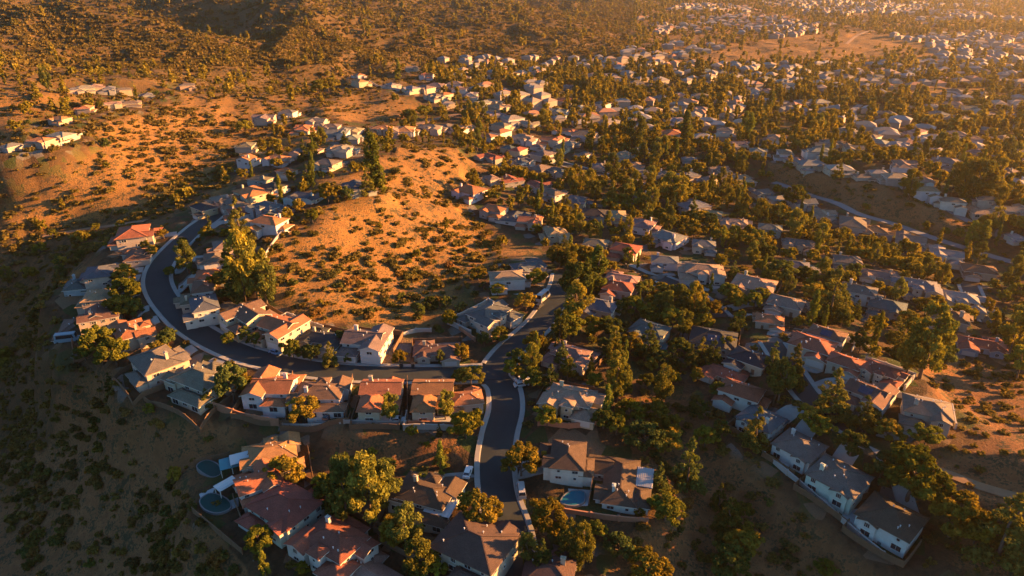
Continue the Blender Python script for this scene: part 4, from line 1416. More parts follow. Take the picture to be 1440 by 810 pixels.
# scattered trees: candidates over the ground, kept off roads and houses
HX = np.array([h[3] for h in HOUSES]); HY = np.array([h[4] for h in HOUSES]); HR = np.array([h[7] for h in HOUSES])
HX = np.concatenate([HX, [q[0] for q in FARH]]); HY = np.concatenate([HY, [q[1] for q in FARH]]); HR = np.concatenate([HR, [7.5] * len(FARH)])
HPX = np.array([h[1] for h in HOUSES]); HPY = np.array([h[2] for h in HOUSES])
HPX = np.concatenate([HPX, [q[2] for q in FARH]]); HPY = np.concatenate([HPY, [q[3] for q in FARH]])
RP = _AL[::2]
ZONES = [  # polygon, trees per hectare, shrubs per hectare, tree kinds, shrub size
 (MIDHILL, 3, 620, 'round', (.45, 2.6)),
 ([(0,225),(150,160),(330,140),(350,200),(310,260),(200,300),(0,300)], 2.5, 640, 'round', (.5, 2.9)),
 ([(0,300),(200,290),(330,250),(280,290),(190,315),(100,380),(80,500),(0,520)], 14, 800, 'round', (.8, 2.3)),
 ([(0,500),(90,500),(250,590),(300,620),(270,700),(340,810),(0,810)], 0.9, 1100, 'round', (.5, 2.5)),
 ([(300,605),(640,610),(640,650),(420,660),(310,640)], 8, 420, 'round', (.5, 1.8)),
 ([(880,560),(990,560),(1060,640),(1180,790),(1200,830),(860,830),(900,740)], 40, 800, 'round', (.5, 2.0)),
 ([(1310,500),(1440,520),(1440,810),(1300,800),(1320,680),(1290,640)], 3, 520, 'round', (.4, 1.7)),
 (GULLY, 3, 260, 'round', (.6, 1.8)),
 ([(500,400),(640,400),(700,330),(720,380),(650,440),(600,470),(540,450)], 34, 420, 'round', (.6, 1.9)),
 ([(470,140),(560,125),(600,175),(540,180),(500,205),(470,190)], 6, 180, 'round', (.8, 2)),
 ([(350,200),(480,190),(640,170),(640,205),(560,205),(520,250),(420,300),(300,400),(190,430),(110,480),(100,400),(200,320),(290,290),(330,220)], 90, 160, 'mix', (.6, 1.6)),
 ([(180,430),(230,430),(300,490),(400,515),(640,525),(640,600),(300,600),(190,560),(110,520)], 60, 130, 'round', (.6, 1.4)),
 ([(260,650),(560,640),(680,620),(760,720),(860,740),(860,830),(380,830)], 60, 140, 'mix', (.6, 1.4)),
 ([(300,95),(600,85),(600,125),(480,140),(470,205),(330,200),(330,140)], 20, 380, 'mix', (.8, 2.4)),
 (SUBURB, 450, 120, 'mix', (.7, 1.6)),
 ([(-40,-40),(900,-40),(880,85),(600,90),(480,140),(330,140),(330,100),(-40,90)], 9, 1200, 'mix', (1.2, 3.4)),
 ([(0,-60),(1500,-60),(1500,0),(0,0)], 4, 24, 'mix', (1.5, 3.5)),
 ([(880,-60),(1600,-60),(1600,95),(880,95)], 55, 30, 'mix', (1.5, 3)),
 ([(0,90),(330,100),(330,140),(150,165),(0,220)], 26, 420, 'mix', (.8, 2.2)),
]
srng = np.random.default_rng(77)
n_c = 420000
ca = srng.uniform(R(-44), R(44), n_c)
cr = np.sqrt(srng.uniform(75 ** 2, 900 ** 2, n_c))
far_n = 130000
ca = np.concatenate([ca, srng.uniform(R(-42), R(42), far_n)]); cr = np.concatenate([cr, np.sqrt(srng.uniform(900 ** 2, 2400 ** 2, far_n))])
area1 = (R(88) / 2) * (900 ** 2 - 75 ** 2) / n_c; area2 = (R(84) / 2) * (2400 ** 2 - 900 ** 2) / far_n
car = np.where(np.arange(len(ca)) < n_c, area1, area2)
cx_, cy_ = cr * np.sin(ca), cr * np.cos(ca)
cz_ = gz(cx_, cy_)
cpx, cpy = project(cx_, cy_, cz_)
zid = np.full(len(cx_), -1)
for i, Z in reversed(list(enumerate(ZONES))):
    zid[inpoly(cpx, cpy, Z[0])] = i
for P in BARE:
    zid[inpoly(cpx, cpy, P) & (srng.random(len(zid)) < .85)] = -1
zid[inpoly(cpx, cpy, GULLY) & (zid == 14)] = 7
ok = zid >= 0
dens = vnoise(cx_ / 38, cy_ / 38, 31) * .9 + vnoise(cx_ / 13, cy_ / 13, 32) * .5
u = srng.random(len(cx_))
tden = np.array([Z[1] for Z in ZONES])[zid] * np.clip(1 + 1.1 * dens, .15, 2.4)
sden = np.array([Z[2] for Z in ZONES])[zid] * np.clip(1 + .95 * dens, .3, 2.2)
# clear of roads and houses
rd = np.full(len(cx_), 99.0)
cand = np.flatnonzero(ok & (u < (tden + sden) * car / 1e4))
for s in range(0, len(cand), 8000):
    q = cand[s:s + 8000]
    d = np.hypot(cx_[q, None] - HX[None], cy_[q, None] - HY[None])
    rd[q] = (d - HR[None] * .92).min(1)
    d = np.hypot(cx_[q, None] - RP[None, ::2, 0], cy_[q, None] - RP[None, ::2, 1])
    rd[q] = np.minimum(rd[q], (d - RP[None, ::2, 3] / 2 - 2.8).min(1))
is_tree = ok & (rd > 1.0) & (u < tden * car / 1e4)
is_shrub = ok & (rd > -.5) & ~is_tree & (u < (tden + sden) * car / 1e4)
ti = np.flatnonzero(is_tree); si = np.flatnonzero(is_shrub)

# trees keep a distance from one another and do not stand before a house's middle
cells = {}
keep = []
taken = [(t[4], t[5]) for t in TREE_OBJ]
TX = np.array([t[0] for t in taken]); TY = np.array([t[1] for t in taken])
for i in ti:
    x, y = cx_[i], cy_[i]
    r = math.hypot(x, y)
    kk = ZONES[zid[i]][3]
    q = trnd.random()
    if kk == 'mix':
        kind = 'round' if q < .47 else 'spread' if q < .52 else 'tall' if q < .72 else 'narrow' if q < .83 else 'conifer'
    else:
        kind = 'round' if q < .55 else 'spread' if q < .65 else 'tall' if q < .78 else 'conifer'
    h = dict(round=trnd.uniform(3.6, 7.6), spread=trnd.uniform(3.2, 5.6), tall=trnd.uniform(8, 15), narrow=trnd.uniform(7, 14), conifer=trnd.uniform(6, 13))[kind]
    if zid[i] in (0, 1, 3, 4, 6, 7):
        h *= .6
    wr = h * dict(round=.45, spread=.62, tall=.22, narrow=.1, conifer=.24)[kind]
    if rd[i] < wr * .62 + .3:
        continue
    if np.hypot(TX - x, TY - y).min() < wr + 1.2:
        continue
    g = (int(x // 5), int(y // 5))
    if any((g[0] + a, g[1] + b) in cells and math.hypot(cells[g[0] + a, g[1] + b][0] - x, cells[g[0] + a, g[1] + b][1] - y) < 3.4 for a in (-1, 0, 1) for b in (-1, 0, 1)):
        continue
    px, py = cpx[i], cpy[i]
    pt = project(x, y, cz_[i] + h)[1]
    s = FPX / (r * .95)
    front = (np.abs(HPX - px) < wr * s * .8 + 5 * s) & (HPY < py) & (HPY > pt - 1.0 * s)
    if front.any() and trnd.random() < (.80 if py > 300 else .58):
        continue
    cells[g] = (x, y)
    keep.append((i, kind, h))
left = max(0, 500 - len(TREE_OBJ))
keep.sort(key=lambda k: -(k[2] / cr[k[0]]) * (1 if -20 < cpx[k[0]] < 1460 and cpy[k[0]] < 830 else .01))
solo, rest = keep[:left], keep[left:]
for i, kind, h in solo:
    plant(kind, cx_[i], cy_[i], cz_[i], h, trnd.uniform(.85, 1.2), cpx[i], cpy[i] - 8)


def merge(items, name, group_tint=True):
    """One mesh of many small leaf clouds: (x, y, z, width, height, kind, tint shift)."""
    VV, TT = [], []
    for x, y, z, wd, h, kind, sh in items:
        V, t = LOW[kind, trnd.randrange(3)]
        far = math.hypot(x, y)
        if far > 520:
            q = (len(V) // 4) // (2 if far < 900 else 4)
            V, t = V[:q * 4] , t[:q * 4]
            f_ = 1.4 if far < 900 else 1.9
            cen = V.reshape(-1, 4, 3).mean(1, keepdims=True)
            V = (cen + (V.reshape(-1, 4, 3) - cen) * f_).reshape(-1, 3)
        a = trnd.random() * 6.28
        c, s = math.cos(a), math.sin(a)
        P = np.stack([(V[:, 0] * c - V[:, 1] * s) * wd + x, (V[:, 0] * s + V[:, 1] * c) * wd + y, V[:, 2] * h + z], 1)
        VV.append(P); TT.append(np.clip(t * .7 + sh, 0, 1))
    return quad_mesh(name, np.concatenate(VV), np.concatenate(TT))


far_trees = [(cx_[i], cy_[i], cz_[i], h * trnd.uniform(.85, 1.2), h, kind, trnd.uniform(0, .3)) for i, kind, h in rest]
o = link('far_trees', merge(far_trees, 'far_trees'), color=(.150, .132, .024))
tag(o, 'mass of small distant trees between the far houses', 'trees', kind='stuff')

# shrubs
vis = (cpx[si] > -10) & (cpx[si] < 1450) & (cpy[si] > 0) & (cpy[si] < 820)
sizes = []
for i in si:
    a, b = ZONES[zid[i]][4]
    q = trnd.random()
    sizes.append((a + (b - a) * q ** 1.35) * (1.5 if trnd.random() < .05 else 1))
sizes = np.array(sizes)
score = sizes / cr[si] * np.where(vis, 1, .001) * np.where(np.isin(zid[si], [12, 13, 14, 10, 11]), .5, 1)
order = np.argsort(-score)
sh_items = []
for j in order[:270]:
    i = si[j]
    w_ = sizes[j]
    o = link('shrub', BUSH[trnd.randrange(6)], None, (cx_[i], cy_[i], cz_[i] - .15 * w_), trnd.random() * 6.28, [q * trnd.uniform(.85, 1.15) for q in trnd.choice(SHRUBCOL)])
    o.scale = (w_ * trnd.uniform(.95, 1.35), w_ * trnd.uniform(.95, 1.35), w_ * trnd.uniform(.85, 1.2))
    tag(o, 'shrub', 'shrub', 'shrubs scattered over the slopes')
    sh_items.append((o, cpx[i], cpy[i]))
nearj = [j for j in order[270:] if cr[si[j]] < 420]
farj = [j for j in order[270:] if cr[si[j]] >= 420]
for nm, js, col in (('low_scrub', nearj, (.115, .095, .032)), ('hillside_chaparral', farj, (.105, .085, .032))):
    L = [(cx_[si[j]], cy_[si[j]], cz_[si[j]] - .2 * sizes[j], sizes[j] * trnd.uniform(1, 1.5), sizes[j] * trnd.uniform(.8, 1.25), 'bush', trnd.uniform(0, .3)) for j in js]
    o = link(nm, merge(L, nm), color=col)
    tag(o, 'countless low dry shrubs covering the open slopes', 'scrub', kind='stuff')


def shrub_look(o):
    return 'low dry shrub' if o.dimensions.z < 1.4 else 'rounded dense shrub'


number_labels(sh_items, lambda o: 'rounded shrub', 20)

# labels of the trees: by the nearest described house where that is close, else by rows
groups = {}
rows = {}
for t in TREE_OBJ:
    root, kind, px, py, x, y, h = t
    best = None
    for H in HOUSES:
        if H[6] is None:
            continue
        d = math.hypot(H[3] - x, H[4] - y)
        if d < 24 and (best is None or d < best[0]):
            best = (d, H)
    if best is not None and len(best[1][6].split()) <= 9:
        H = best[1]
        dx, dy = px - H[1], (py + 6) - H[2]
        rel = ('right of' if dx > 0 else 'left of') if abs(dx) > abs(dy) else ('in front of' if dy > 0 else 'behind')
        groups.setdefault((kind, rel, H[6]), []).append(t)
    else:
        rows.setdefault(kind, []).append((root, px, py))
RANK = ('tallest ', 'second tallest ', 'third tallest ', 'fourth tallest ', 'fifth tallest ', 'sixth tallest ')
SHORT = dict(round='leafy tree', spread='spreading tree', tall='eucalyptus', narrow='cypress', conifer='conifer')
for (kind, rel, ref), L in groups.items():
    L.sort(key=lambda q: -q[6])
    for k, q in enumerate(L):
        if len(L) == 1:
            lab = f'{TLOOK[kind]} {rel} the {ref}'
        elif len(L) == 2:
            lab = f"{('taller', 'shorter')[k]} {SHORT[kind]} {rel} the {ref}"
        else:
            lab = f'{RANK[min(k, 5)]}{SHORT[kind]} {rel} the {ref}'
        if k > 5 or len(lab.split()) > 16:
            rows.setdefault(kind, []).append((q[0], q[2], q[3]))
        else:
            q[0]['label'] = lab
for kind, L in rows.items():
    number_labels(L, lambda o, k=kind: TLOOK[k], 12)
print('trees', len(TREE_OBJ), 'rest', len(rest), 'shrubs', len(si), 'near', len(nearj))
# ------------------------------------------------------------------ walls and fences
def ground_pt(px, py):
    gx, gy, _ = ground_hits([(px, py)])
    return float(gx[0]), float(gy[0]), float(gz(gx, gy)[0])


def wall(name, pts, h, kind, label, cat):
    W = [ground_pt(*p) for p in pts]
    c = spline([w[:2] for w in W], 3.0) if len(W) > 2 else np.array([np.array(W[0][:2]) * (1 - t) + np.array(W[1][:2]) * t for t in np.linspace(0, 1, max(3, int(math.dist(W[0][:2], W[1][:2]) / 3)))])
    z = gz(c[:, 0], c[:, 1])
    z = np.convolve(np.pad(z, 2, mode='edge'), np.ones(5) / 5, 'valid')
    root = bpy.data.objects.new(name, None)
    COL.objects.link(root)
    o0 = Vector((c[0, 0], c[0, 1], z[0]))
    root.location = o0
    wood = kind == 'wood'
    th = .08 if wood else .22
    mb, cap = MB(), MB()
    for i in range(len(c) - 1):
        a, b = Vector((*c[i], z[i])) - o0, Vector((*c[i + 1], z[i + 1])) - o0
        d = (b - a); d.z = 0
        n = Vector((-d.y, d.x, 0)).normalized() * th / 2
        lo, up = Vector((0, 0, -1.6)), Vector((0, 0, h))
        mb.hexa([a - n + lo, b - n + lo, b + n + lo, a + n + lo], [a - n + up, b - n + up, b + n + up, a + n + up])
        n2 = n * (2.2 if wood else 1.6)
        u2 = Vector((0, 0, h + .09)); u1 = Vector((0, 0, h + .003))
        cap.hexa([a - n2 + u1, b - n2 + u1, b + n2 + u1, a + n2 + u1], [a - n2 + u2, b - n2 + u2, b + n2 + u2, a + n2 + u2])
    link('board_panel' if wood else 'wall_face', mb.mesh(name, [kind]), root)
    link('cap', cap.mesh('cap', ['wood' if wood else kind]), root)
    pb = MB()
    pb.box((0, 0, h / 2), (.2 if wood else .5, .2 if wood else .5, h + .5))
    pm = pb.mesh('post', [kind])
    for i in range(0, len(c), 1 if wood else 2):
        link('post', pm, root, Vector((*c[i], z[i])) - o0)
    tag(root, label, cat)
    return root


wall('retaining_wall', [(306, 590), (345, 598), (393, 603)], 2.1, 'brick', 'long reddish brick retaining wall under the gabled house', 'wall')
wall('garden_wall', [(398, 605), (440, 608), (480, 607)], 1.1, 'block', 'white block wall below the big yellow tree', 'wall')
wall('garden_wall', [(486, 607), (530, 607), (572, 607)], 1.1, 'block', 'white block wall behind the left twin house', 'wall')
wall('garden_wall', [(576, 608), (610, 609), (641, 609)], 1.4, 'brick', 'brown wall behind the right twin house', 'wall')
wall('garden_wall', [(792, 725), (850, 738), (908, 753)], 1.3, 'brick', 'brown garden wall below the bright blue pool', 'wall')
wall('garden_wall', [(757, 598), (800, 603), (850, 603)], 1.5, 'brick', 'brown wall below the pinkish house', 'wall')
wall('garden_wall', [(68, 220), (98, 211), (120, 193)], 1.6, 'block', 'white wall curving under the hilltop houses at left', 'wall')
wall('garden_wall', [(519, 113), (532, 122), (562, 129)], 1.8, 'block', 'long white wall along the top of the dark spur', 'wall')
wall('garden_wall', [(372, 360), (382, 346), (396, 330)], 1.5, 'block', 'white wall at the edge of the golden hill', 'wall')
wall('garden_wall', [(1072, 652), (1120, 694), (1172, 740), (1236, 800)], 1.3, 'block', 'pale wall below the four houses above the ravine', 'wall')
wall('garden_wall', [(566, 473), (585, 466), (606, 466)], 1.2, 'block', 'white wall behind the brown ranch house', 'wall')
wall('garden_wall', [(630, 452), (648, 466), (668, 481)], 1.3, 'brick', 'reddish wall left of the blue-grey corner house', 'wall')
for p, q, l in (((412, 528), (404, 602), 'wooden fence left of the brown-roofed house'), ((496, 532), (488, 604), 'wooden fence left of the left twin house'),
                ((573, 534), (574, 604), 'wooden fence between the two twin houses'), ((838, 645), (828, 712), 'wooden fence between the two dark-roofed houses'),
                ((1170, 722), (1222, 690), 'wooden fence between the two lowest houses above the ravine'), ((1125, 690), (1160, 650), 'wooden fence beside the large grey hip roof'),
                ((480, 806), (540, 757), 'orange wooden fence below the lowest red house'), ((276, 738), (345, 796), 'wooden fence down the slope below the green pool'),
                ((276, 662), (322, 636), 'wooden fence above the dark patio at left')):
    wall('wooden_fence', [p, q], 1.7, 'wood', l, 'fence')


# ------------------------------------------------------------------ pools, patios, covers
def flat_shape(pts, lift, thick, grow=1.0):
    W = [ground_pt(*p) for p in pts]
    c = spline([w[:2] for w in W] + [W[0][:2]], 1.0)[:-1] if grow else np.array([w[:2] for w in W])
    return c


def pool(pts, watermat, label):
    W = np.array([ground_pt(*p)[:2] for p in pts])
    c0 = W.mean(0)
    z = float(max(gz(W[:, 0], W[:, 1]).mean(), gz(np.array([c0[0]]), np.array([c0[1]]))[0], gz(W[:, 0], W[:, 1]).max() - .5)) + .55
    n = len(W)
    ring = []
    for i in range(n):
        a, b, c, d = W[i - 1], W[i], W[(i + 1) % n], W[(i + 2) % n]
        for t in (0, .25, .5, .75):
            ring.append(.5 * (2 * b + (c - a) * t + (2 * a - 5 * b + 4 * c - d) * t * t + (3 * b - a - 3 * c + d) * t ** 3))
    ring = np.array(ring) - c0
    if np.cross(ring[0], ring[1]) < 0:
        ring = ring[::-1]
    root = bpy.data.objects.new('swimming_pool', None)
    COL.objects.link(root)
    root.location = (*c0, z)
    wb = MB()
    wb.face([(*p, -.06) for p in ring])
    link('water', wb.mesh('water', [watermat]), root)
    cb = MB()
    m_ = len(ring)
    out = ring * (1 + .3 / np.linalg.norm(ring, axis=1))[:, None]
    for i in range(m_):
        j = (i + 1) % m_
        cb.hexa([(*ring[i], -1.5), (*out[i], -1.5), (*out[j], -1.5), (*ring[j], -1.5)], [(*ring[i], .0), (*out[i], .0), (*out[j], .0), (*ring[j], .0)])
    link('coping', cb.mesh('coping', ['far_road']), root)
    tag(root, label, 'pool')


pool([(285, 716), (298, 699), (318, 703), (325, 718), (308, 731), (291, 728)], 'pool_green', 'deep green pool beside the bottom left houses')
pool([(789, 711), (797, 697), (812, 692), (822, 698), (819, 713), (803, 717)], 'pool_blue', 'bright blue pool in front of a dark-roofed house')
pool([(1217, 751), (1226, 748), (1240, 760), (1247, 772), (1236, 776), (1225, 766)], 'pool_green', 'teal pool below the lowest house above the ravine')
pool([(923, 489), (930, 485), (938, 487), (935, 494), (926, 495)], 'pool_blue', 'small pale blue pool among the middle trees')
pool([(280, 668), (291, 653), (306, 655), (310, 667), (297, 675)], 'pool_green', 'dark pool left of the teal patio cover')


def patio(pts, lift=.1):
    W = [ground_pt(*p) for p in pts]
    z = sum(w[2] for w in W) / len(W) + lift
    mb = MB()
    P = [(w[0], w[1]) for w in W]
    ar = sum(P[i][0] * P[(i + 1) % len(P)][1] - P[(i + 1) % len(P)][0] * P[i][1] for i in range(len(P)))
    if ar < 0:
        P = P[::-1]
    mb.face([(*p, z) for p in P])
    for i in range(len(P)):
        a, b = P[i], P[(i + 1) % len(P)]
        mb.face([(*a, z - 2), (*b, z - 2), (*b, z), (*a, z)])
    tag(link('patio', mb.mesh('patio', ['patio'])), kind='structure')


patio([(283, 706), (318, 678), (334, 690), (336, 712), (318, 724), (322, 704), (298, 698), (285, 712)])
patio([(1165, 715), (1200, 700), (1225, 745), (1218, 772)], .05)
patio([(500, 602), (508, 588), (566, 590), (568, 603)], .12)
patio([(580, 603), (582, 590), (634, 590), (636, 602)], .12)
patio([(445, 602), (450, 588), (480, 590), (482, 603)], .12)
patio([(362, 597), (366, 581), (392, 584), (388, 598)], .15)
patio([(770, 700), (790, 685), (832, 690), (826, 716), (785, 716)], .02)
patio([(1082, 640), (1100, 628), (1118, 655), (1104, 668)], .1)
patio([(1128, 690), (1145, 680), (1172, 712), (1160, 724)], .1)


def cover(px, py, yaw, a, b, h, top, label, ribs=0):
    x, y, z = ground_pt(px, py)
    root = bpy.data.objects.new('patio_cover', None)
    COL.objects.link(root)
    root.location = (x, y, z); root.rotation_euler = (0, 0, R(yaw))
    mb = MB()
    mb.box((0, 0, h), (a, b, .16))
    for k in range(ribs):
        mb.box((-a / 2 + a * (k + .5) / ribs, 0, h + .12), (.12, b, .1))
    link('cover', mb.mesh('cover', [top]), root)
    pb = MB(); pb.box((0, 0, h / 2 - .3), (.18, .18, h + .5)); pm = pb.mesh('post', ['trim'])
    for sx in (-1, 1):
        for sy in (-1, 1):
            link('post', pm, root, (sx * (a / 2 - .2), sy * (b / 2 - .2), 0))
    tag(root, label, 'patio cover')


cover(326, 661, 25, 5.2, 4.6, 2.6, 'teal_cover', 'teal flat patio cover beside a white one')
cover(339, 656, 25, 4.6, 4.2, 2.9, 'metal_white', 'white flat patio cover beside a teal one')
cover(622, 722, -18, 6.5, 7.0, 3.0, 'metal_white', 'white ribbed carport in front of the dark brown house', 7)
cover(905, 690, -14, 4.0, 7.0, 2.7, 'patio', 'pale lattice patio cover right of the dark-roofed house', 9)
cover(320, 690, -40, 3.0, 5.0, 2.6, 'metal_white', 'narrow white awning above the green pool', 3)


# ------------------------------------------------------------------ vehicles and bins
def car_parts(kind):
    L, Wd, H0, H1 = dict(car=(4.5, 1.8, .85, 1.45), van=(5.4, 2.0, 1.1, 2.2), camper=(7.4, 2.4, 1.3, 3.0))[kind]
    mb = MB()
    mb.hexa([(-L / 2, -Wd / 2, .3), (L / 2, -Wd / 2, .3), (L / 2, Wd / 2, .3), (-L / 2, Wd / 2, .3)],
            [(-L / 2 + .08, -Wd / 2 + .04, H0), (L / 2 - .15, -Wd / 2 + .04, H0 - .1), (L / 2 - .15, Wd / 2 - .04, H0 - .1), (-L / 2 + .08, Wd / 2 - .04, H0)])
    f0, f1 = (-L / 2 + .5, L / 2 - 1.4) if kind == 'car' else (-L / 2 + .12, L / 2 - .9)
    i0, i1 = (f0 + .55, f1 - .65) if kind == 'car' else (f0 + .1, f1 - .35)
    w0, w1 = Wd / 2 - .06, Wd / 2 - .24
    mb.hexa([(f0, -w0, H0 - .08), (f1, -w0, H0 - .08), (f1, w0, H0 - .08), (f0, w0, H0 - .08)], [(i0, -w1, H1), (i1, -w1, H1), (i1, w1, H1), (i0, w1, H1)])
    body = mb.mesh('body', ['carpaint'])
    g = MB()

    def lerp(a, b, t): return tuple(a[k] * (1 - t) + b[k] * t for k in range(3))
    for s in (-1, 1):
        a, b, c, d = (f0, s * w0, H0), (f1, s * w0, H0), (i1, s * w1, H1), (i0, s * w1, H1)
        q = [lerp(lerp(a, b, u), lerp(d, c, u), v) for u, v in ((.08, .15), (.92, .15), (.9, .85), (.1, .85))]
        q = [(x, y + s * .02, z) for x, y, z in q]
        g.face(q if s < 0 else q[::-1])
    for xa, xb, s in ((f1, i1, 1), (f0, i0, -1)):
        q = [(xa + (xb - xa) * v + s * .02, u * (w0 + (w1 - w0) * v) * .88, H0 + (H1 - H0) * v) for u, v in ((-1, .12), (1, .12), (1, .88), (-1, .88))]
        g.face(q if s > 0 else q[::-1])
    glass = g.mesh('windows', ['glass'])
    wb = MB()
    wb.tube([(0, -.11, 0), (0, .11, 0)], [.33, .33], 14)
    wheel = wb.mesh('wheel', ['rubber'])
    return body, glass, wheel, [(sx * (L / 2 - .85), sy * (Wd / 2 - .08), .33) for sx in (-1, 1) for sy in (-1, 1)]


m, nt, out = mat('carpaint')
oi = N(nt, 'ShaderNodeObjectInfo')
bsdf(nt, out, oi.outputs['Color'], .3, spec=.5)
M['carpaint'] = m
CARS = {k: car_parts(k) for k in ('car', 'van', 'camper')}
for px, py, yaw, kind, col, label in (
    (658, 668, 80, 'car', (.55, .56, .57), 'silver car parked at the kerb left of the main road'),
    (643, 680, 120, 'car', (.10, .11, .12), 'dark car on the drive of the dark brown house'),
    (733, 690, 95, 'van', (.3, .3, .3), 'white van on the drive right of the main road'),
    (758, 431, 60, 'car', (.03, .03, .035), 'black car beside a white camper on the upper road'),
    (764, 419, 60, 'camper', (.3, .3, .29), 'white camper on the pavement of the upper road'),
    (104, 504, 15, 'camper', (.15, .21, .26), 'pale blue camper behind the left bend trees'),
    (560, 601, 5, 'car', (.4, .4, .4), 'white car behind the left twin house'),
    (735, 534, 20, 'car', (.6, .6, .6), 'grey car on the drive right of the junction'),
    (733, 541, 15, 'car', (.4, .4, .4), 'white car on the drive right of the junction'),
    (1140, 506, -40, 'car', (.4, .4, .39), 'white car below the red house on the ridge street'),
    (388, 496, -25, 'car', (.12, .2, .3), 'blue car on a drive of the curving street'),
    (463, 594, 80, 'car', (.04, .045, .05), 'black car behind the brown-roofed house'),
    (318, 447, -50, 'car', (.5, .5, .5), 'silver car inside the left road bend')):
    body, glass, wheel, wp = CARS[kind]
    x, y, z = ground_pt(px, py)
    root = bpy.data.objects.new('parked_car' if kind == 'car' else 'parked_van' if kind == 'van' else 'camper', None)
    COL.objects.link(root)
    root.location = (x, y, z + .12); root.rotation_euler = (0, 0, R(yaw))
    link('body', body, root, color=col)
    link('windshield', glass, root)
    for p in wp:
        link('wheel', wheel, root, p)
    tag(root, label, 'camper' if kind == 'camper' else kind, 'parked vehicles')
mb = MB(); mb.box((0, 0, .5), (.62, .7, 1.0), 0, 0, 1.12); bin_m = mb.mesh('bin_body', ['dark_panel'])
mb = MB(); mb.box((0, 0, 1.05), (.74, .82, .08)); lid_m = mb.mesh('lid', ['rubber'])
for px, py, l in ((565, 516.5, 'left'), (581, 516.5, 'right')):
    x, y, z = ground_pt(px, py)
    root = bpy.data.objects.new('waste_bin', None)
    COL.objects.link(root); root.location = (x, y, z + .2)
    root.scale = (1.4, 1.4, 1.3)
    link('bin_body', bin_m, root); link('lid', lid_m, root)
    tag(root, f'{l} one of two dark bins on the pavement of the curving street', 'bin', 'waste bins')

# ------------------------------------------------------------------ drives from the garages to the road
for H, (px, py, yaw, t, sc, *_r) in zip(HOUSES, NEAR):
    root, _, _, x, y, z, lab, rad = H
    _, wall_me, _, _, ops = type_parts(t, hash((px, py)) % 2 == 0)
    g = [q for q in ops if q[0] == 'garage']
    if not g:
        continue
    s9 = sc * .9
    ca, sa = math.cos(R(yaw)), math.sin(R(yaw))
    gx, gy = g[0][1] * s9, g[0][2] * s9
    p = np.array([x + gx * ca - gy * sa, y + gx * sa + gy * ca])
    best = None
    for (n, w, mt, wk, c, zz) in ROADPTS[:4]:
        d = np.hypot(c[:, 0] - p[0], c[:, 1] - p[1])
        k = int(d.argmin())
        if best is None or d[k] < best[0]:
            best = (d[k], c[k], w)
    d, q, w = best
    nrm = np.array([sa, -ca])
    if d > 26 or d < w / 2 + 2 or np.dot(q - p, nrm) < .3 * d:
        continue
    L = d - w / 2 - 1.8
    e = p + (q - p) / d * L
    n = max(3, int(L / 1.2))
    side = np.array([ca, sa]) * 2.5
    mb = MB()
    ps = [p * (1 - t_) + e * t_ for t_ in np.linspace(0, 1, n)]
    zs = [max(float(gz(np.array([v[0] + k * side[0]]), np.array([v[1] + k * side[1]]))[0]) for k in (-1, 0, 1)) + .07 for v in ps]
    for i in range(n - 1):
        a, b = ps[i], ps[i + 1]
        mb.hexa([(*(a - side), zs[i] - .5), (*(a + side), zs[i] - .5), (*(b + side), zs[i + 1] - .5), (*(b - side), zs[i + 1] - .5)][::-1],
                [(*(a - side), zs[i]), (*(a + side), zs[i]), (*(b + side), zs[i + 1]), (*(b - side), zs[i + 1])][::-1])
    tag(link('driveway', mb.mesh('driveway', ['concrete'])), kind='structure')

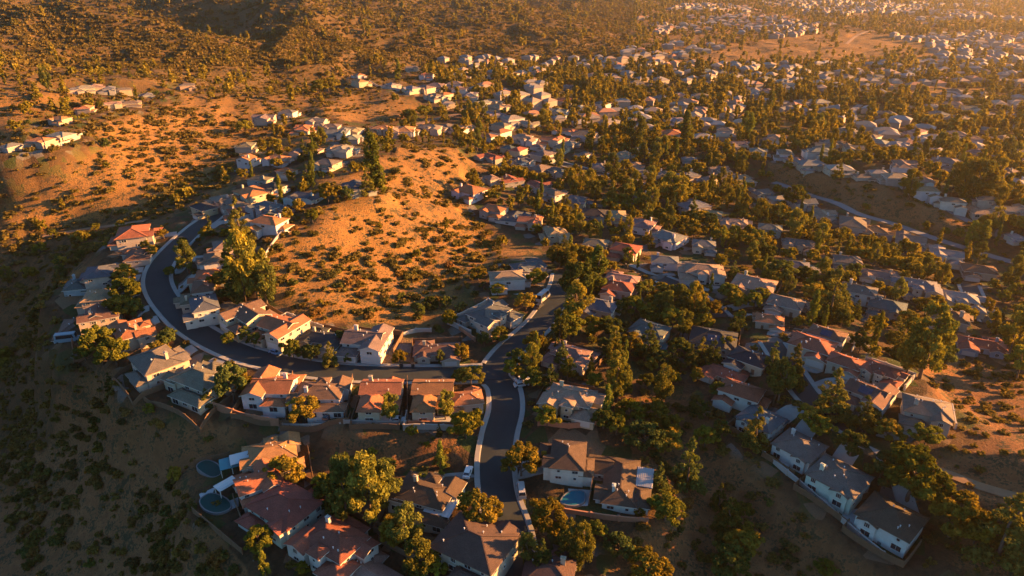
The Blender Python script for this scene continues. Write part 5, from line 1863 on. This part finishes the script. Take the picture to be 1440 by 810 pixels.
# ------------------------------------------------------------------ back fences of the near lots
for H, (px, py, yaw, t, sc, *_r) in zip(HOUSES, NEAR):
    root, _, _, x, y, z, lab, rad = H
    if py < 395 or t in ('small',) or 'dark-roofed' in lab:
        continue
    W0 = TYPES[t]
    s9 = sc * .9
    back = (max(w[1] + w[3] / 2 for w in W0) + 2.8) * s9
    half = (max(abs(w[0]) + w[2] / 2 for w in W0) + 1.3) * s9
    ca, sa = math.cos(R(yaw)), math.sin(R(yaw))

    def wp(u, v): return np.array([x + u * ca - v * sa, y + u * sa + v * ca])
    path = [wp(-half, -1), wp(-half, back), wp(half, back), wp(half, -1)]
    P = []
    for a, b in zip(path[:-1], path[1:]):
        n = max(2, int(np.linalg.norm(b - a) / 2.4))
        P += [a + (b - a) * k / n for k in range(n)]
    P.append(path[-1])
    P = np.array(P)
    oth = np.array([(h[3], h[4], h[7]) for h in HOUSES if h[0] is not root])
    bad = (np.hypot(P[:, None, 0] - oth[None, :, 0], P[:, None, 1] - oth[None, :, 1]) < oth[None, :, 2] * .95).any(1)
    bad |= (np.hypot(P[:, None, 0] - _AL[None, :, 0], P[:, None, 1] - _AL[None, :, 1]) < _AL[None, :, 3] / 2 + 2).any(1)
    runs, cur = [], []
    for p, b_ in zip(P, bad):
        if b_:
            if len(cur) > 3: runs.append(cur)
            cur = []
        else:
            cur.append(p)
    if len(cur) > 3: runs.append(cur)
    if not runs:
        continue
    run = max(runs, key=len)
    zz = [float(gz(np.array([p[0]]), np.array([p[1]]))[0]) for p in run]
    fr = bpy.data.objects.new('back_fence', None)
    COL.objects.link(fr)
    o0 = Vector((*run[0], zz[0])); fr.location = o0
    kind = 'block' if (px + py) % 7 == 3 else 'wood'
    th = .16 if kind == 'block' else .07
    mb = MB()
    for i in range(len(run) - 1):
        a, b = Vector((*run[i], zz[i])) - o0, Vector((*run[i + 1], zz[i + 1])) - o0
        d = b - a; d.z = 0
        n = Vector((-d.y, d.x, 0)).normalized() * th
        lo, up = Vector((0, 0, -1.5)), Vector((0, 0, 1.75))
        mb.hexa([a - n + lo, b - n + lo, b + n + lo, a + n + lo], [a - n + up, b - n + up, b + n + up, a + n + up])
    link('fence_panel', mb.mesh('fence_panel', [kind]), fr)
    pb = MB(); pb.box((0, 0, .6), (th * 3, th * 3, 2.6)); pm = pb.mesh('post', [kind])
    for p, q in zip(run[::1 if kind == 'wood' else 2], zz[::1 if kind == 'wood' else 2]):
        link('post', pm, fr, Vector((*p, q)) - o0)
    tag(fr, f"{'pale block' if kind == 'block' else 'brown board'} back fence of the {lab}", 'fence', 'back garden fences')
# ------------------------------------------------------------------ light and air
SUN_AZ, SUN_EL = 82.0, 14.0
sd = Vector((math.sin(R(SUN_AZ)) * math.cos(R(SUN_EL)), math.cos(R(SUN_AZ)) * math.cos(R(SUN_EL)), math.sin(R(SUN_EL))))
sl = bpy.data.lights.new('sun', 'SUN')
sl.energy = 5.0
sl.angle = R(.5)
sl.color = (1.0, .45, .12)
so = bpy.data.objects.new('sun', sl)
so.rotation_euler = (-sd).to_track_quat('-Z', 'Y').to_euler()
COL.objects.link(so)
w = bpy.data.worlds.new('World')
SC.world = w
w.use_nodes = True
nt = w.node_tree
bg = nt.nodes['Background']
sky = nt.nodes.new('ShaderNodeTexSky')
sky.sky_type = 'NISHITA'
sky.sun_disc = False
sky.sun_elevation = R(SUN_EL)
sky.sun_rotation = R(SUN_AZ)
sky.air_density = 1.0
sky.dust_density = 1.5
nt.links.new(mixc(nt, 1.0, sky.outputs[0], (.56, .90, 1.22), 'MULTIPLY'), bg.inputs[0])
bg.inputs[1].default_value = .038

mb = MB()
top = 130.0
mb.box((0, 4400, (top - 75) / 2), (18400, 9600, top + 75))
hm, nt, out = mat('haze_air')
pv = N(nt, 'ShaderNodeVolumePrincipled')
pv.inputs['Color'].default_value = (1.0, .85, .68, 1)
pv.inputs['Density'].default_value = .000075
pv.inputs['Anisotropy'].default_value = .81
nt.links.new(pv.outputs[0], out.inputs['Volume'])
M['haze_air'] = hm
tag(link('haze', mb.mesh('haze', ['haze_air'])), kind='stuff')

SC.view_settings.view_transform = 'Standard'
SC.view_settings.look = 'None'
SC.view_settings.exposure = 2.65
SC.view_settings.gamma = 1
SC.view_settings.use_curve_mapping = False
SC.cycles.use_denoising = True
SC.cycles.max_bounces = 6
SC.cycles.diffuse_bounces = 3
SC.cycles.glossy_bounces = 2
SC.cycles.transmission_bounces = 3
SC.cycles.volume_bounces = 1
SC.cycles.sample_clamp_indirect = 6
SC.render.use_persistent_data = False
